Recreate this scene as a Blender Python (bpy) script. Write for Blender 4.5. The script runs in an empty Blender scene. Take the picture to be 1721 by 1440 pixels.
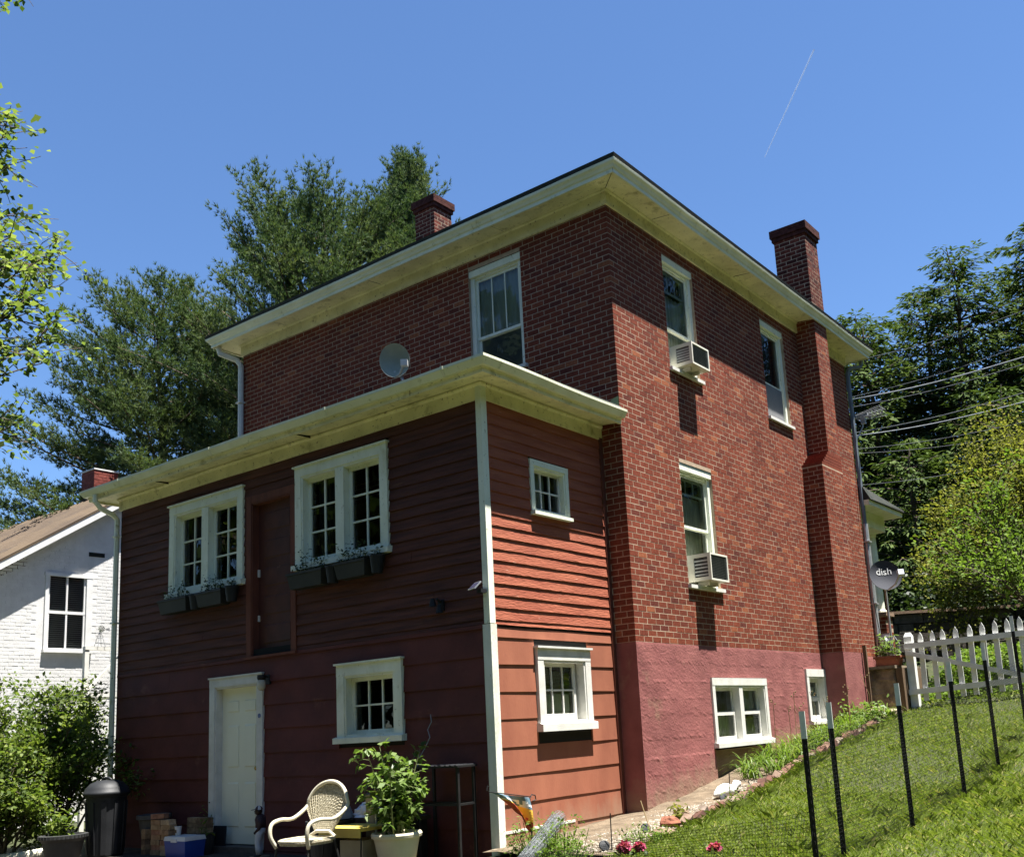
import bpy, math, random
import numpy as np
from mathutils import Matrix, Vector
random.seed(7); np.random.seed(7)
R_ = np.random.RandomState(11)
sc = bpy.context.scene
COL = sc.collection

# ------------------------------------------------------------ camera, sky, sun, exposure
cam = bpy.data.cameras.new('camera'); camo = bpy.data.objects.new('camera', cam); COL.objects.link(camo)
r_, u_, d_ = (0.80033301, 0.59698452, -0.05546663), (0.15676869, -0.11907504, 0.98043088), (-0.57869737, 0.79336663, 0.18888816)
camo.matrix_world = Matrix(((r_[0], u_[0], -d_[0], 6.5189), (r_[1], u_[1], -d_[1], -10.3915), (r_[2], u_[2], -d_[2], -0.9818), (0, 0, 0, 1)))
cam.sensor_width = 36; cam.lens = 35.307; cam.shift_x = -0.0461; cam.shift_y = 0.10343
cam.clip_start = 0.05; cam.clip_end = 20000
sc.camera = camo
SUN = Vector((0.263, 0.06, 0.963)).normalized()
w = bpy.data.worlds.new('World'); sc.world = w; w.use_nodes = True
nt = w.node_tree; bg = nt.nodes['Background']
sky = nt.nodes.new('ShaderNodeTexSky'); sky.sky_type = 'NISHITA'; sky.sun_disc = False
sky.sun_elevation = math.asin(SUN.z); sky.sun_rotation = math.atan2(SUN.x, SUN.y)
sky.air_density = 1.0; sky.dust_density = 0.0; sky.ozone_density = 10.0; sky.altitude = 300
nt.links.new(sky.outputs[0], bg.inputs[0]); bg.inputs[1].default_value = 0.054
sun = bpy.data.lights.new('sun', 'SUN'); sun.energy = 5.0; sun.angle = math.radians(0.5); sun.color = (1.0, 0.96, 0.90)
suno = bpy.data.objects.new('sun', sun); COL.objects.link(suno)
suno.rotation_euler = SUN.to_track_quat('Z', 'Y').to_euler(); suno.location = (5, -5, 30)
sc.view_settings.view_transform = 'Standard'; sc.view_settings.look = 'None'
sc.view_settings.exposure = 1.92; sc.view_settings.gamma = 1.0

# ------------------------------------------------------------ helpers
class MB:
    """collects polygons; per-face random value r and material index m"""
    def __init__(s): s.v = []; s.f = []; s.r = []; s.m = []
    def poly(s, pts, r=0.5, m=0):
        i = len(s.v); s.v += [tuple(p) for p in pts]; s.f.append(tuple(range(i, i+len(pts)))); s.r.append(r); s.m.append(m)
    def faces(s, vs, fs, r=0.5, m=0):
        i = len(s.v); s.v += [tuple(p) for p in vs]
        for f in fs: s.f.append(tuple(k+i for k in f)); s.r.append(r); s.m.append(m)
    def box(s, x0, x1, y0, y1, z0, z1, r=0.5, m=0):
        if x0 > x1: x0, x1 = x1, x0
        if y0 > y1: y0, y1 = y1, y0
        if z0 > z1: z0, z1 = z1, z0
        s.hexa([(x0,y0,z0),(x1,y0,z0),(x1,y1,z0),(x0,y1,z0)], [(x0,y0,z1),(x1,y0,z1),(x1,y1,z1),(x0,y1,z1)], r, m)
    def hexa(s, a, b, r=0.5, m=0):
        n = len(a)
        s.faces(list(a)+list(b), [tuple(range(n))[::-1], tuple(range(n, 2*n))]+[(k, (k+1) % n, n+(k+1) % n, n+k) for k in range(n)], r, m)
    def rbox(s, c, half, rot=None, r=0.5, m=0, taper=1.0):
        """box round centre c with half sizes, turned by a 3x3 matrix; taper scales the top"""
        hx, hy, hz = half; P = []
        for z, t in ((-hz, 1), (hz, taper)):
            for x, y in ((-hx,-hy),(hx,-hy),(hx,hy),(-hx,hy)):
                p = Vector((x*t, y*t, z))
                if rot is not None: p = rot @ p
                P.append(p + Vector(c))
        s.hexa(P[:4], P[4:], r, m)
    def tube(s, path, rad, n=8, r=0.5, m=0, closed=False):
        P = [Vector(p) for p in path]; k = len(P)
        rad = [rad]*k if not hasattr(rad, '__len__') else rad
        up = None; rings = []
        for i in range(k):
            a = P[(i-1) % k] if (i or closed) else P[0]; b = P[(i+1) % k] if (i < k-1 or closed) else P[-1]
            t = (b-a).normalized() if (b-a).length > 1e-9 else Vector((0,0,1))
            if up is None: up = Vector((0,0,1)) if abs(t.z) < .9 else Vector((1,0,0))
            e1 = (up - t*up.dot(t)).normalized(); e2 = t.cross(e1); up = e1
            rings.append([P[i] + (e1*math.cos(2*math.pi*j/n) + e2*math.sin(2*math.pi*j/n))*rad[i] for j in range(n)])
        vs = [p for g in rings for p in g]; fs = []
        for i in range(k if closed else k-1):
            for j in range(n):
                a0 = i*n; b0 = ((i+1) % k)*n
                fs.append((a0+j, a0+(j+1) % n, b0+(j+1) % n, b0+j))
        if not closed: fs += [tuple(range(n))[::-1], tuple(range((k-1)*n, k*n))]
        s.faces(vs, fs, r, m)
    def lathe(s, prof, c, n=24, r=0.5, m=0, sx=1, sy=1):
        vs = []; fs = []; k = len(prof)
        for (rr, z) in prof:
            for j in range(n):
                a = 2*math.pi*j/n; vs.append((c[0]+rr*math.cos(a)*sx, c[1]+rr*math.sin(a)*sy, c[2]+z))
        for i in range(k-1):
            for j in range(n): fs.append((i*n+j, i*n+(j+1) % n, (i+1)*n+(j+1) % n, (i+1)*n+j))
        s.faces(vs, fs, r, m)
    def sphere(s, c, rx, ry=None, rz=None, n=14, k=8, r=0.5, m=0, jit=0.0):
        ry = ry or rx; rz = rz or rx; vs = []; fs = []
        for i in range(k+1):
            th = math.pi*i/k
            for j in range(n):
                a = 2*math.pi*j/n; q = 1+random.uniform(-jit, jit) if 0 < i < k else 1
                vs.append((c[0]+rx*q*math.sin(th)*math.cos(a), c[1]+ry*q*math.sin(th)*math.sin(a), c[2]+rz*q*math.cos(th)))
        for i in range(k):
            for j in range(n): fs.append((i*n+j, (i+1)*n+j, (i+1)*n+(j+1) % n, i*n+(j+1) % n))
        s.faces(vs, fs, r, m)

ORG = {}     # world origin of every parent, so that parts are written in world coordinates
def put(o, parent=None, label=None, cat=None, group=None, kind=None, loc=None):
    COL.objects.link(o)
    base = Vector(loc) if loc is not None else Vector((0,0,0))
    if parent is not None:
        o.parent = parent; o.location = base - ORG[parent.name]
    else: o.location = base
    ORG[o.name] = base
    if label: o['label'] = label
    if cat: o['category'] = cat
    if group: o['group'] = group
    if kind: o['kind'] = kind
    return o
def thing(name, label, cat, loc=(0,0,0), group=None):
    return put(bpy.data.objects.new(name, None), None, label, cat, group, None, loc)
def mesh(name, verts, faces, mats, r=None, mi=None, smooth=False):
    me = bpy.data.meshes.new(name); me.from_pydata(verts, [], faces)
    for q in (mats if isinstance(mats, (list, tuple)) else [mats]): me.materials.append(q)
    if r is not None:
        a = me.attributes.new('rnd', 'FLOAT', 'FACE'); a.data.foreach_set('value', np.asarray(r, np.float32))
    if mi is not None and len(me.materials) > 1: me.polygons.foreach_set('material_index', np.asarray(mi, np.int32))
    if smooth: me.polygons.foreach_set('use_smooth', np.ones(len(me.polygons), bool))
    return me
def obj(name, mb, mats, parent=None, smooth=False, **k):
    """MB in world coordinates -> object whose origin is its parent's origin (or loc)"""
    loc = k.pop('loc', None)
    if loc is None: loc = tuple(ORG[parent.name]) if parent is not None else (0,0,0)
    L = np.asarray(loc, float)
    vs = (np.asarray(mb.v, float) - L).tolist()
    return put(bpy.data.objects.new(name, mesh(name, vs, mb.f, mats, mb.r, mb.m, smooth)), parent, loc=loc, **k)
def fast_mesh(name, V, k, mats, r=None):
    """V: (N*k,3) array, faces are consecutive k-gons"""
    N = len(V)//k; me = bpy.data.meshes.new(name)
    me.vertices.add(len(V)); me.vertices.foreach_set('co', np.ascontiguousarray(V, np.float32).ravel())
    me.loops.add(len(V)); me.loops.foreach_set('vertex_index', np.arange(len(V), dtype=np.int32))
    me.polygons.add(N); me.polygons.foreach_set('loop_start', np.arange(0, len(V), k, dtype=np.int32))
    me.polygons.foreach_set('loop_total', np.full(N, k, np.int32))
    me.materials.append(mats)
    if r is not None:
        a = me.attributes.new('rnd', 'FLOAT', 'FACE'); a.data.foreach_set('value', np.asarray(r, np.float32))
    me.update(calc_edges=True); return me
def fobj(name, V, k, mats, parent=None, r=None, **kw):
    loc = kw.pop('loc', None)
    if loc is None: loc = tuple(ORG[parent.name]) if parent is not None else (0,0,0)
    return put(bpy.data.objects.new(name, fast_mesh(name, V-np.asarray(loc, float), k, mats, r)), parent, loc=loc, **kw)

class PL:
    """a wall plane: u runs along the wall, n out of it, z up"""
    def __init__(s, kind, c): s.k = kind; s.c = c
    def p(s, u, n, z): return (u, s.c-n, z) if s.k == 'y' else (s.c+n, u, z)
    def box(s, mb, u0, u1, n0, n1, z0, z1, r=.5, m=0):
        a = s.p(u0, n0, z0); b = s.p(u1, n1, z1); mb.box(a[0], b[0], a[1], b[1], a[2], b[2], r, m)
    def prism(s, mb, u0, u1, sec, sec2=None, r=.5, m=0):
        sec2 = sec2 or sec
        mb.hexa([s.p(u0, n, z) for n, z in sec], [s.p(u1, n, z) for n, z in sec2], r, m)
    def quad(s, mb, u0, u1, n, z0, z1, r=.5):
        mb.poly([s.p(u0,n,z0), s.p(u1,n,z0), s.p(u1,n,z1), s.p(u0,n,z1)], r)

# ------------------------------------------------------------ materials
def lk(nt, a, b): nt.links.new(a, b)
def M(name, col, col2=None, scale=6, rough=.75, bump=0.0, bscale=80, ramp=None, stretch=(1,1,1), detail=5, spec=.3, metal=0, lo=.35, hi=.65, spots=(), blotch=0.0, coat=0, bdist=.01, mud=None):
    """procedural surface: two colours mixed by noise (or a ramp over the per-piece value rnd), chips (spots), relief"""
    m = bpy.data.materials.new(name); m.use_nodes = True; nt = m.node_tree; N = nt.nodes; b = N['Principled BSDF']
    g = N.new('ShaderNodeNewGeometry'); mp = N.new('ShaderNodeMapping'); mp.inputs['Scale'].default_value = stretch
    lk(nt, g.outputs['Position'], mp.inputs['Vector'])
    def noise(sc_, det=detail, rough_=.55):
        n = N.new('ShaderNodeTexNoise'); n.inputs['Scale'].default_value = sc_; n.inputs['Detail'].default_value = det; n.inputs['Roughness'].default_value = rough_
        lk(nt, mp.outputs[0], n.inputs['Vector']); return n.outputs['Fac']
    def rng(fac, a, c):
        r = N.new('ShaderNodeMapRange'); r.inputs[1].default_value = a; r.inputs[2].default_value = c; lk(nt, fac, r.inputs[0]); return r.outputs[0]
    def mix(f, A, B, mode='MIX'):
        x = N.new('ShaderNodeMix'); x.data_type = 'RGBA'; x.blend_type = mode
        for sk, val in ((x.inputs[0], f), (x.inputs[6], A), (x.inputs[7], B)):
            if isinstance(val, (int, float)): sk.default_value = val
            elif isinstance(val, tuple): sk.default_value = (*val, 1)
            else: lk(nt, val, sk)
        return x.outputs[2]
    if ramp:
        at = N.new('ShaderNodeAttribute'); at.attribute_name = 'rnd'; cr = N.new('ShaderNodeValToRGB'); cr.color_ramp.interpolation = 'LINEAR'
        el = cr.color_ramp.elements
        for i, (p, c) in enumerate(ramp):
            e = el[i] if i < 2 else el.new(p)
            e.position = p; e.color = (*c, 1)
        lk(nt, at.outputs['Fac'], cr.inputs[0]); base = cr.outputs[0]
        if col2: base = mix(rng(noise(scale), lo, hi), base, mix(1.0, base, col2, 'MULTIPLY'))
    else:
        base = mix(rng(noise(scale), lo, hi), col, col2) if col2 else col
    if blotch:
        base = mix(rng(noise(1.1, 3), .35, .7), base, mix(1.0, base, (1-blotch,)*3, 'MULTIPLY'))
    for (scol, ssc, thr, wid) in spots:
        base = mix(rng(noise(ssc, 6, .65), thr, thr+wid), base, scol)
    if mud:       # soil splashed up from the ground line z = a + b*y
        sx = N.new('ShaderNodeSeparateXYZ'); lk(nt, g.outputs['Position'], sx.inputs[0])
        def mth(op, A, B):
            q = N.new('ShaderNodeMath'); q.operation = op
            for sk, val in ((q.inputs[0], A), (q.inputs[1], B)):
                if isinstance(val, (int, float)): sk.default_value = val
                else: lk(nt, val, sk)
            return q.outputs[0]
        hgt = mth('SUBTRACT', sx.outputs[2], mth('ADD', mth('MULTIPLY', sx.outputs[1], mud[1]), mud[0]))
        k = mth('SUBTRACT', mth('ADD', mth('MULTIPLY', noise(5, 6, .7), 1.5), -.25), mth('DIVIDE', hgt, mud[2]))
        base = mix(rng(k, -.15, .75), base, mud[3])
    if isinstance(base, tuple): b.inputs['Base Color'].default_value = (*base, 1)
    else: lk(nt, base, b.inputs['Base Color'])
    b.inputs['Roughness'].default_value = rough; b.inputs['Specular IOR Level'].default_value = spec; b.inputs['Metallic'].default_value = metal
    b.inputs['Coat Weight'].default_value = coat
    if bump:
        bp = N.new('ShaderNodeBump'); bp.inputs['Strength'].default_value = bump; bp.inputs['Distance'].default_value = bdist
        lk(nt, noise(bscale, 6, .6), bp.inputs['Height']); lk(nt, bp.outputs[0], b.inputs['Normal'])
    return m
def LM(name, cols, trans=.35, rough=.5, spec=.25):
    """leaf: colour by per-leaf value, some light passes through"""
    m = bpy.data.materials.new(name); m.use_nodes = True; nt = m.node_tree; N = nt.nodes; b = N['Principled BSDF']
    at = N.new('ShaderNodeAttribute'); at.attribute_name = 'rnd'; cr = N.new('ShaderNodeValToRGB'); el = cr.color_ramp.elements
    for i, c in enumerate(cols):
        p = i/(len(cols)-1); e = el[i] if i < 2 else el.new(p); e.position = p; e.color = (c[0]*.72, c[1]*.72, c[2]*.72, 1)
    lk(nt, at.outputs['Fac'], cr.inputs[0]); lk(nt, cr.outputs[0], b.inputs['Base Color'])
    b.inputs['Roughness'].default_value = rough; b.inputs['Specular IOR Level'].default_value = spec
    t = N.new('ShaderNodeBsdfTranslucent'); mx = N.new('ShaderNodeMix'); mx.data_type = 'RGBA'; mx.blend_type = 'MULTIPLY'
    mx.inputs[0].default_value = 1; lk(nt, cr.outputs[0], mx.inputs[6]); mx.inputs[7].default_value = (1.25, 1.35, .6, 1)
    lk(nt, mx.outputs[2], t.inputs['Color'])
    ms = N.new('ShaderNodeMixShader'); ms.inputs[0].default_value = trans
    lk(nt, b.outputs[0], ms.inputs[1]); lk(nt, t.outputs[0], ms.inputs[2]); lk(nt, ms.outputs[0], N['Material Output'].inputs[0])
    return m
def glass_mat(name, tint=(.75,.8,.78), rough=.015, ior=1.5):
    m = bpy.data.materials.new(name); m.use_nodes = True; nt = m.node_tree; N = nt.nodes; N.remove(N['Principled BSDF'])
    tr = N.new('ShaderNodeBsdfTransparent'); tr.inputs[0].default_value = (*tint, 1)
    gl = N.new('ShaderNodeBsdfGlossy'); gl.inputs['Roughness'].default_value = rough; gl.inputs[0].default_value = (.9,.95,.95,1)
    fr = N.new('ShaderNodeFresnel'); fr.inputs[0].default_value = ior
    g = N.new('ShaderNodeNewGeometry'); no = N.new('ShaderNodeTexNoise'); no.inputs['Scale'].default_value = 3.5; lk(nt, g.outputs['Position'], no.inputs['Vector'])
    bp = N.new('ShaderNodeBump'); bp.inputs['Strength'].default_value = .10; bp.inputs['Distance'].default_value = .02; lk(nt, no.outputs['Fac'], bp.inputs['Height']); lk(nt, bp.outputs[0], gl.inputs['Normal'])
    ms = N.new('ShaderNodeMixShader'); lk(nt, fr.outputs[0], ms.inputs[0]); lk(nt, tr.outputs[0], ms.inputs[1]); lk(nt, gl.outputs[0], ms.inputs[2])
    lk(nt, ms.outputs[0], N['Material Output'].inputs[0]); return m

BR = [(0.0,(.12,.031,.022)),(.10,(.165,.040,.023)),(.5,(.195,.046,.024)),(.9,(.215,.052,.027)),(.97,(.235,.059,.030)),(1.0,(.31,.10,.046))]
m_brick = M('red_brick', (0,0,0), (.55,.5,.5), 28, .85, .5, 170, ramp=BR, spec=.15, lo=.4, hi=.75, bdist=.004, blotch=.25)
m_mortar = M('mortar', (.44,.34,.245), (.33,.25,.175), 9, .9, .6, 220, spec=.1, bdist=.003)
m_brickdark = M('weathered_brick', (0,0,0), (.45,.42,.4), 14, .9, .6, 150, ramp=[(0,(.08,.027,.022)),(.5,(.155,.040,.028)),(1,(.21,.056,.036))], spec=.15, bdist=.005, blotch=.4)
m_trim = M('aged_trim_bounce_tint', (.80,.83,.70), (.70,.73,.59), 5, .55, .25, 60, stretch=(1,1,.5), spots=[((.34,.33,.23), 30, .63, .05), ((.55,.56,.40), 4, .58, .12)], blotch=.12)  # yellow-green light off the grass is mixed into the white; chips are wear
m_eave = M('eave_paint_bounce_tint', (.88,.82,.54), (.74,.69,.43), 4, .6, .2, 60, spots=[((.42,.38,.20), 5, .55, .16), ((.22,.17,.10), 24, .625, .03)], blotch=.2)  # eave base colour holds the ground's green bounce, plus stains and peeling
m_gutter = M('gutter_paint_bounce_tint', (.78,.79,.62), (.68,.69,.50), 3, .4, .1, 60, spots=[((.40,.41,.22), 9, .60, .12), ((.18,.17,.10), 40, .70, .03)], blotch=.1, spec=.4)  # reflected green of the yard put into the gutter colour, plus grime spots
m_white = M('white_paint', (.66,.65,.60), (.56,.55,.50), 7, .5, .2, 80, spots=[((.42,.40,.33), 38, .68, .04)])
m_whiteclean = M('white_enamel', (.62,.62,.61), (.55,.55,.53), 4, .4, .05)
m_side_up = M('sunlit_red_clapboard', (.33,.100,.053), (.25,.064,.034), 9, .8, 1.0, 55, stretch=(1,.18,1.6), spots=[((.46,.28,.21), 34, .66, .06), ((.13,.04,.026), 26, .70, .05)], bdist=.012)  # same red paint as the rear clapboards, lightened here for direct sun
m_side_low = M('sunlit_red_board', (.30,.108,.060), (.24,.080,.045), 3, .75, .2, 60, stretch=(1,1,.35), spots=[((.21,.07,.045), 12, .655, .06), ((.42,.30,.24), 50, .74, .03)], blotch=.15, mud=(-2.12, .0, .5, (.26,.17,.11)))  # sunlit tone painted into the lower side boards, beside chips and mud
m_rear_up = M('shaded_red_clapboard', (.125,.040,.026), (.062,.019,.013), 11, .75, .9, 55, stretch=(.12,1,1.8), spots=[((.19,.085,.04), 9, .64, .12), ((.4,.34,.28), 44, .755, .02)], blotch=.2)  # copy of the side clapboard paint, darkened because the rear lies in shade
m_rear_low = M('shaded_red_wide_board', (.118,.030,.026), (.082,.020,.018), 5, .7, .3, 60, stretch=(.5,1,.6), spots=[((.16,.06,.045), 4, .62, .14), ((.34,.28,.24), 42, .765, .02)], blotch=.15)  # rear shade painted into the wide boards; streaks and chips are wear
m_conc_red = M('red_painted_concrete', (.275,.098,.088), (.215,.070,.065), 4, .85, .3, 34, spots=[((.33,.17,.145), 18, .66, .06), ((.25,.15,.10), 1.6, .62, .14), ((.13,.045,.04), 24, .70, .04)], blotch=.2, bdist=.03, mud=(-2.02, .135, .55, (.24,.17,.11)))
m_conc_raw = M('bare_concrete', (.26,.18,.12), (.20,.13,.085), 6, .95, .8, 60, bdist=.02)
m_conc_old = M('stained_old_concrete', (.30,.23,.15), (.10,.075,.05), 5, .95, .9, 45, spots=[((.34,.26,.17), 2.2, .58, .12)], bdist=.02)
m_shingle = M('dark_shingle', (.02,.026,.021), (.035,.036,.03), 12, .9, .6, 90)
m_metalroof = M('brown_metal_roof', (.13,.092,.056), (.085,.06,.04), 2, .55, .2, 30, stretch=(.4,.15,1), spots=[((.06,.045,.035), 1.3, .60, .06)], metal=.2)
m_whitebrick = M('white_painted_brick', (.60,.595,.58), (.53,.525,.51), 5, .8, .4, 60, spots=[((.25,.24,.24), 15, .71, .02)], bdist=.01)
m_glass = glass_mat('window_glass'); m_glassdark = glass_mat('dark_window_glass', (.28,.32,.30), .02, 1.55)
m_screen = M('window_screen', (.15,.155,.16), (.18,.18,.185), 3, .8)
m_dark = M('dark_room', (.012,.012,.011), None, rough=.95)
m_curtain = M('pale_curtain', (.60,.61,.52), (.40,.41,.34), 3, .9, stretch=(1,9,.15))
m_curtdark = M('brown_curtain', (.10,.085,.075), (.045,.04,.035), 2, .9, stretch=(9,1,.15))
m_reddoor = M('weathered_red_door', (.085,.027,.019), (.06,.019,.014), 6, .6, .3, 60, spots=[((.42,.38,.33), 32, .73, .02), ((.22,.10,.05), 5, .68, .1)])
m_redtrim = M('brown_red_door_trim', (.15,.046,.027), (.10,.032,.02), 7, .75, .4, 60, stretch=(1,1,.3))
m_doorcream = M('cream_door_paint', (.80,.80,.64), (.76,.76,.60), 2, .45, .05)
m_black = M('black_plastic', (.012,.013,.015), (.02,.021,.023), 5, .55, .1, 40)
m_blackmetal = M('black_painted_metal', (.008,.008,.009), (.016,.015,.014), 14, .6, .2, 90)
m_grey = M('grey_metal', (.30,.31,.32), (.22,.23,.24), 8, .45, .05, metal=.4)
m_galv = M('galvanised_metal', (.45,.47,.48), (.34,.36,.38), 10, .45, .1, metal=.6)
m_bluegrey = M('blue_grey_downspout', (.16,.19,.22), (.12,.145,.17), 5, .45)
m_soil = M('soil', (.10,.07,.045), (.05,.035,.022), 14, .95, .9, 60, bdist=.03)
m_bark = M('bark', (.11,.085,.06), (.05,.04,.03), 12, .95, .9, 30, stretch=(1,1,.3), bdist=.04)
# ------------------------------------------------------------ ground shape
GY = [-80,-20,-10,-5,-1.2,.7,2.5,4.6,6.3,7,10.4,14,25,60]; GZ = [-3.4,-2.9,-2.62,-2.28,-2.10,-1.95,-1.64,-1.36,-1.14,-1.0,-.08,.25,2.0,14.0]
def G(x, y):
    x = np.asarray(x, float); y = np.asarray(y, float)
    p = np.interp(y, GY, GZ)
    p = p + np.where(x > 1, .05*(np.minimum(x, 8)-1), 0)
    und = np.clip((x-1.2)/1.0, 0, 1)*np.clip((9-np.abs(y))/3, 0, 1)
    p = p + und*(.030*np.sin(1.3*x+.7*y)*np.sin(.9*y-.4*x+1)+.014*np.sin(3.1*x-1.1*y)*np.sin(2.6*y+.8*x))
    t = np.clip((x+1.6)/2.0, 0, 1); t = t*t*(3-2*t)
    back = np.interp(y, [-80, 9, 30, 70], [-2.32, -2.32, 1.0, 12.0])
    return t*p + (1-t)*back
def g(x, y): return float(G(x, y))

# ------------------------------------------------------------ the brick house
W, D, H = 7.75, 8.48, 5.77
YS, XE, XL = -2.339, -.322, -7.5
house = thing('brick_house', 'two storey red brick house with a red clapboard addition at the back', 'house', (-3.9, 3.5, -2.2))
PR, PM, PB, PS = PL('x', 0), PL('y', 0), PL('y', YS), PL('x', XE)     # right brick wall, rear brick wall, addition rear, addition side

class PLN(PL):           # walls looking the other way
    def __init__(s, kind, c): s.k = kind; s.c = c
    def p(s, u, n, z): return (u, s.c+n, z) if s.k == 'y' else (s.c-n, u, z)
PLF, PFR = PLN('x', -W), PLN('y', D)

def cells(u0, u1, z0, z1, ops):
    us = sorted({u0, u1} | {min(max(v, u0), u1) for o in ops for v in o[:2]}); zs = sorted({z0, z1} | {min(max(v, z0), z1) for o in ops for v in o[2:]})
    for a, b in zip(us, us[1:]):
        for c, d in zip(zs, zs[1:]):
            if b-a < 1e-6 or d-c < 1e-6: continue
            mu, mz = (a+b)/2, (c+d)/2
            if any(o[0] < mu < o[1] and o[2] < mz < o[3] for o in ops): continue
            yield a, b, c, d

CO, LEN, JT = .0757, .2045, .0102
def brick_boxes(pl, u0, u1, z0, z1, ops, shift=0, corner0=False, corner1=False, skip=None, depth=.095):
    """running bond; even courses lap the corner at u0/u1"""
    out = []
    k0 = 0; nrow = int((z1-z0)/CO)+1
    for k in range(nrow):
        a = z0+k*CO+JT/2; b = min(a+CO-JT, z1)
        if b-a < .02: continue
        ev = (k+shift) % 2 == 0
        s0 = u0 if (not corner0 or ev) else u0+.106
        s1 = u1 if (not corner1 or ev) else u1-.106
        off = 0 if ev else (LEN/2 if not corner0 else 0)
        u = s0-off
        while u < s1-.012:
            e = u+LEN-JT+random.uniform(-.003, .003); c0, c1 = max(u, s0), min(e, s1)
            u += LEN
            if c1-c0 < .025: continue
            segs = [(c0, c1)]
            for o in ops:
                if a < o[3]-.01 and b > o[2]+.01:
                    ns = []
                    for (p, q) in segs:
                        if q <= o[0] or p >= o[1]: ns.append((p, q)); continue
                        if p < o[0]-.02: ns.append((p, o[0]))
                        if q > o[1]+.02: ns.append((o[1], q))
                    segs = ns
            for (p, q) in segs:
                if q-p < .02 or (skip and skip((p+q)/2, (a+b)/2)): continue
                out.append((p, q, a+random.uniform(-.0012, .0012), b+random.uniform(-.0012, .0012)))
    return out
def brick_add(pl, mb, bx, depth=.095):
    for (p, q, a, b) in bx:
        n = random.uniform(-.0006, .0012); r = random.random()
        r = r**.9 if random.random() > .025 else 1.0
        pl.box(mb, p, q, -depth, n, a, b, r)

OPR = [(1.40,2.28,3.87,5.60),(4.59,5.50,3.86,5.59),(1.435,2.36,.80,2.52)]
OPM = [(-2.44,-1.472,3.93,5.62)]
# wall cores in mortar, with the window openings left out
def brick_wall(pl, u0, u1, z0, z1, ops, far=False):
    mb = MB()
    for a, b, c, d in cells(u0, u1, z0, z1, ops):
        pl.quad(mb, a, b, -.0011, c, d); 
    for o in ops:      # reveals
        for (ua, ub) in ((o[0]-.004, o[0]+.0005), (o[1]-.0005, o[1]+.004)):
            pl.box(mb, ua, ub, -.2, -.003, o[2], o[3])
    return obj('brick_wall', mb, m_mortar, house)
wR = brick_wall(PR, .0011, D-.0011, 0, 5.95, OPR); wM = brick_wall(PM, -W+.0011, -.0011, 0, 5.95, OPM)
wL = brick_wall(PLF, .0011, D-.0011, -2.3, 5.95, []); wF = brick_wall(PFR, -W+.0011, -.0011, -2.0, 5.95, [])
bR = brick_boxes(PR, 0, D, 0, 5.80, OPR, 0, True, True)
bM = brick_boxes(PM, -W, 0, 0, 5.80, OPM, 1, True, True, skip=lambda u, z: u < -.40 and z < 2.6)
bL = brick_boxes(PLF, 0, D, 0, 5.80, [], 0, True, True); bF = brick_boxes(PFR, -W, 0, 0, 5.80, [], 1, True, True)
# the 300 bricks that show largest: right wall, near the corner
near = sorted(bR, key=lambda b: -((b[1]-b[0])*(b[3]-b[2])*(1.0 if b[1]-b[0] > .15 else .01)) / ((6.52**2+(b[0]+10.39)**2)**1.0))
near = [b for b in near if b[1]-b[0] > .15][:300]; ns = set(near)
protos = []
for i in range(12):
    mb = MB(); r = (i+.5)/12 if i < 11 else 1.0
    mb.box(-.095, .0008*(i % 3 - 1), -(LEN-JT)/2, (LEN-JT)/2, -(CO-JT)/2, (CO-JT)/2, r)
    protos.append(mesh('brick', mb.v, mb.f, m_brick, mb.r))
for b in near:
    me = protos[random.randrange(11) if random.random() > .02 else 11]
    o = put(bpy.data.objects.new('brick', me), wR, loc=(0, (b[0]+b[1])/2, (b[2]+b[3])/2))
    o.scale = (1, (b[1]-b[0])/(LEN-JT), (b[3]-b[2])/(CO-JT))
for pl, bx, wall in ((PR, [b for b in bR if b not in ns], wR), (PM, bM, wM), (PLF, bL, wL), (PFR, bF, wF)):
    mb = MB(); brick_add(pl, mb, bx); obj('brick_courses', mb, m_brick, wall, kind='stuff')

# painted concrete foundation with board-form ridges
def relief(pl, u0, u1, z0, z1, ops, du=.045, dz=.03, amp=1.0, seed=3):
    rs = np.random.RandomState(seed)
    nu, nz = int((u1-u0)/du)+1, int((z1-z0)/dz)+1
    U = np.linspace(u0, u1, nu); Z = np.linspace(z1, z0, nz)
    bl = np.cumsum(rs.uniform(.17, .27, 30)); k = np.searchsorted(bl, (z1-Z))
    offs = rs.uniform(-.007, .007, 40)
    lowf = rs.normal(0, 1, (nz//4+2, nu//4+2)); big = np.kron(lowf, np.ones((4, 4)))[:nz, :nu]
    n = offs[k][:, None] + big*.0022 + rs.normal(0, .0016, (nz, nu))
    pos = (z1-Z)[:, None] - np.where(k > 0, bl[np.maximum(k-1, 0)], 0)[:, None]
    n += np.where((pos < .03) & (k[:, None] > 0), .007*np.clip(rs.normal(.4, .8, (nz, nu)), 0, 2), 0)
    n = n*amp; n[0, :] = 0; n[:, 0] = 0
    mb = MB(); mb.v = [pl.p(U[j], n[i, j], Z[i]) for i in range(nz) for j in range(nu)]
    for i in range(nz-1):
        for j in range(nu-1):
            mu, mz = (U[j]+U[j+1])/2, (Z[i]+Z[i+1])/2
            if any(o[0] < mu < o[1] and o[2] < mz < o[3] for o in ops): continue
            mb.f.append((i*nu+j, (i+1)*nu+j, (i+1)*nu+j+1, i*nu+j+1)); mb.r.append(.5); mb.m.append(0)
    return mb
OPF = [(1.80,3.50,-2.4,-.43),(5.0,5.84,-1.15,-.27)]
fnd = obj('foundation', relief(PR, 0, D, -2.5, -.001, OPF, amp=.32), m_conc_red, house)
mb = MB(); mb.box(-.36, -.006, .002, .3, -2.5, -.002); obj('foundation', mb, m_conc_red, house)
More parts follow.
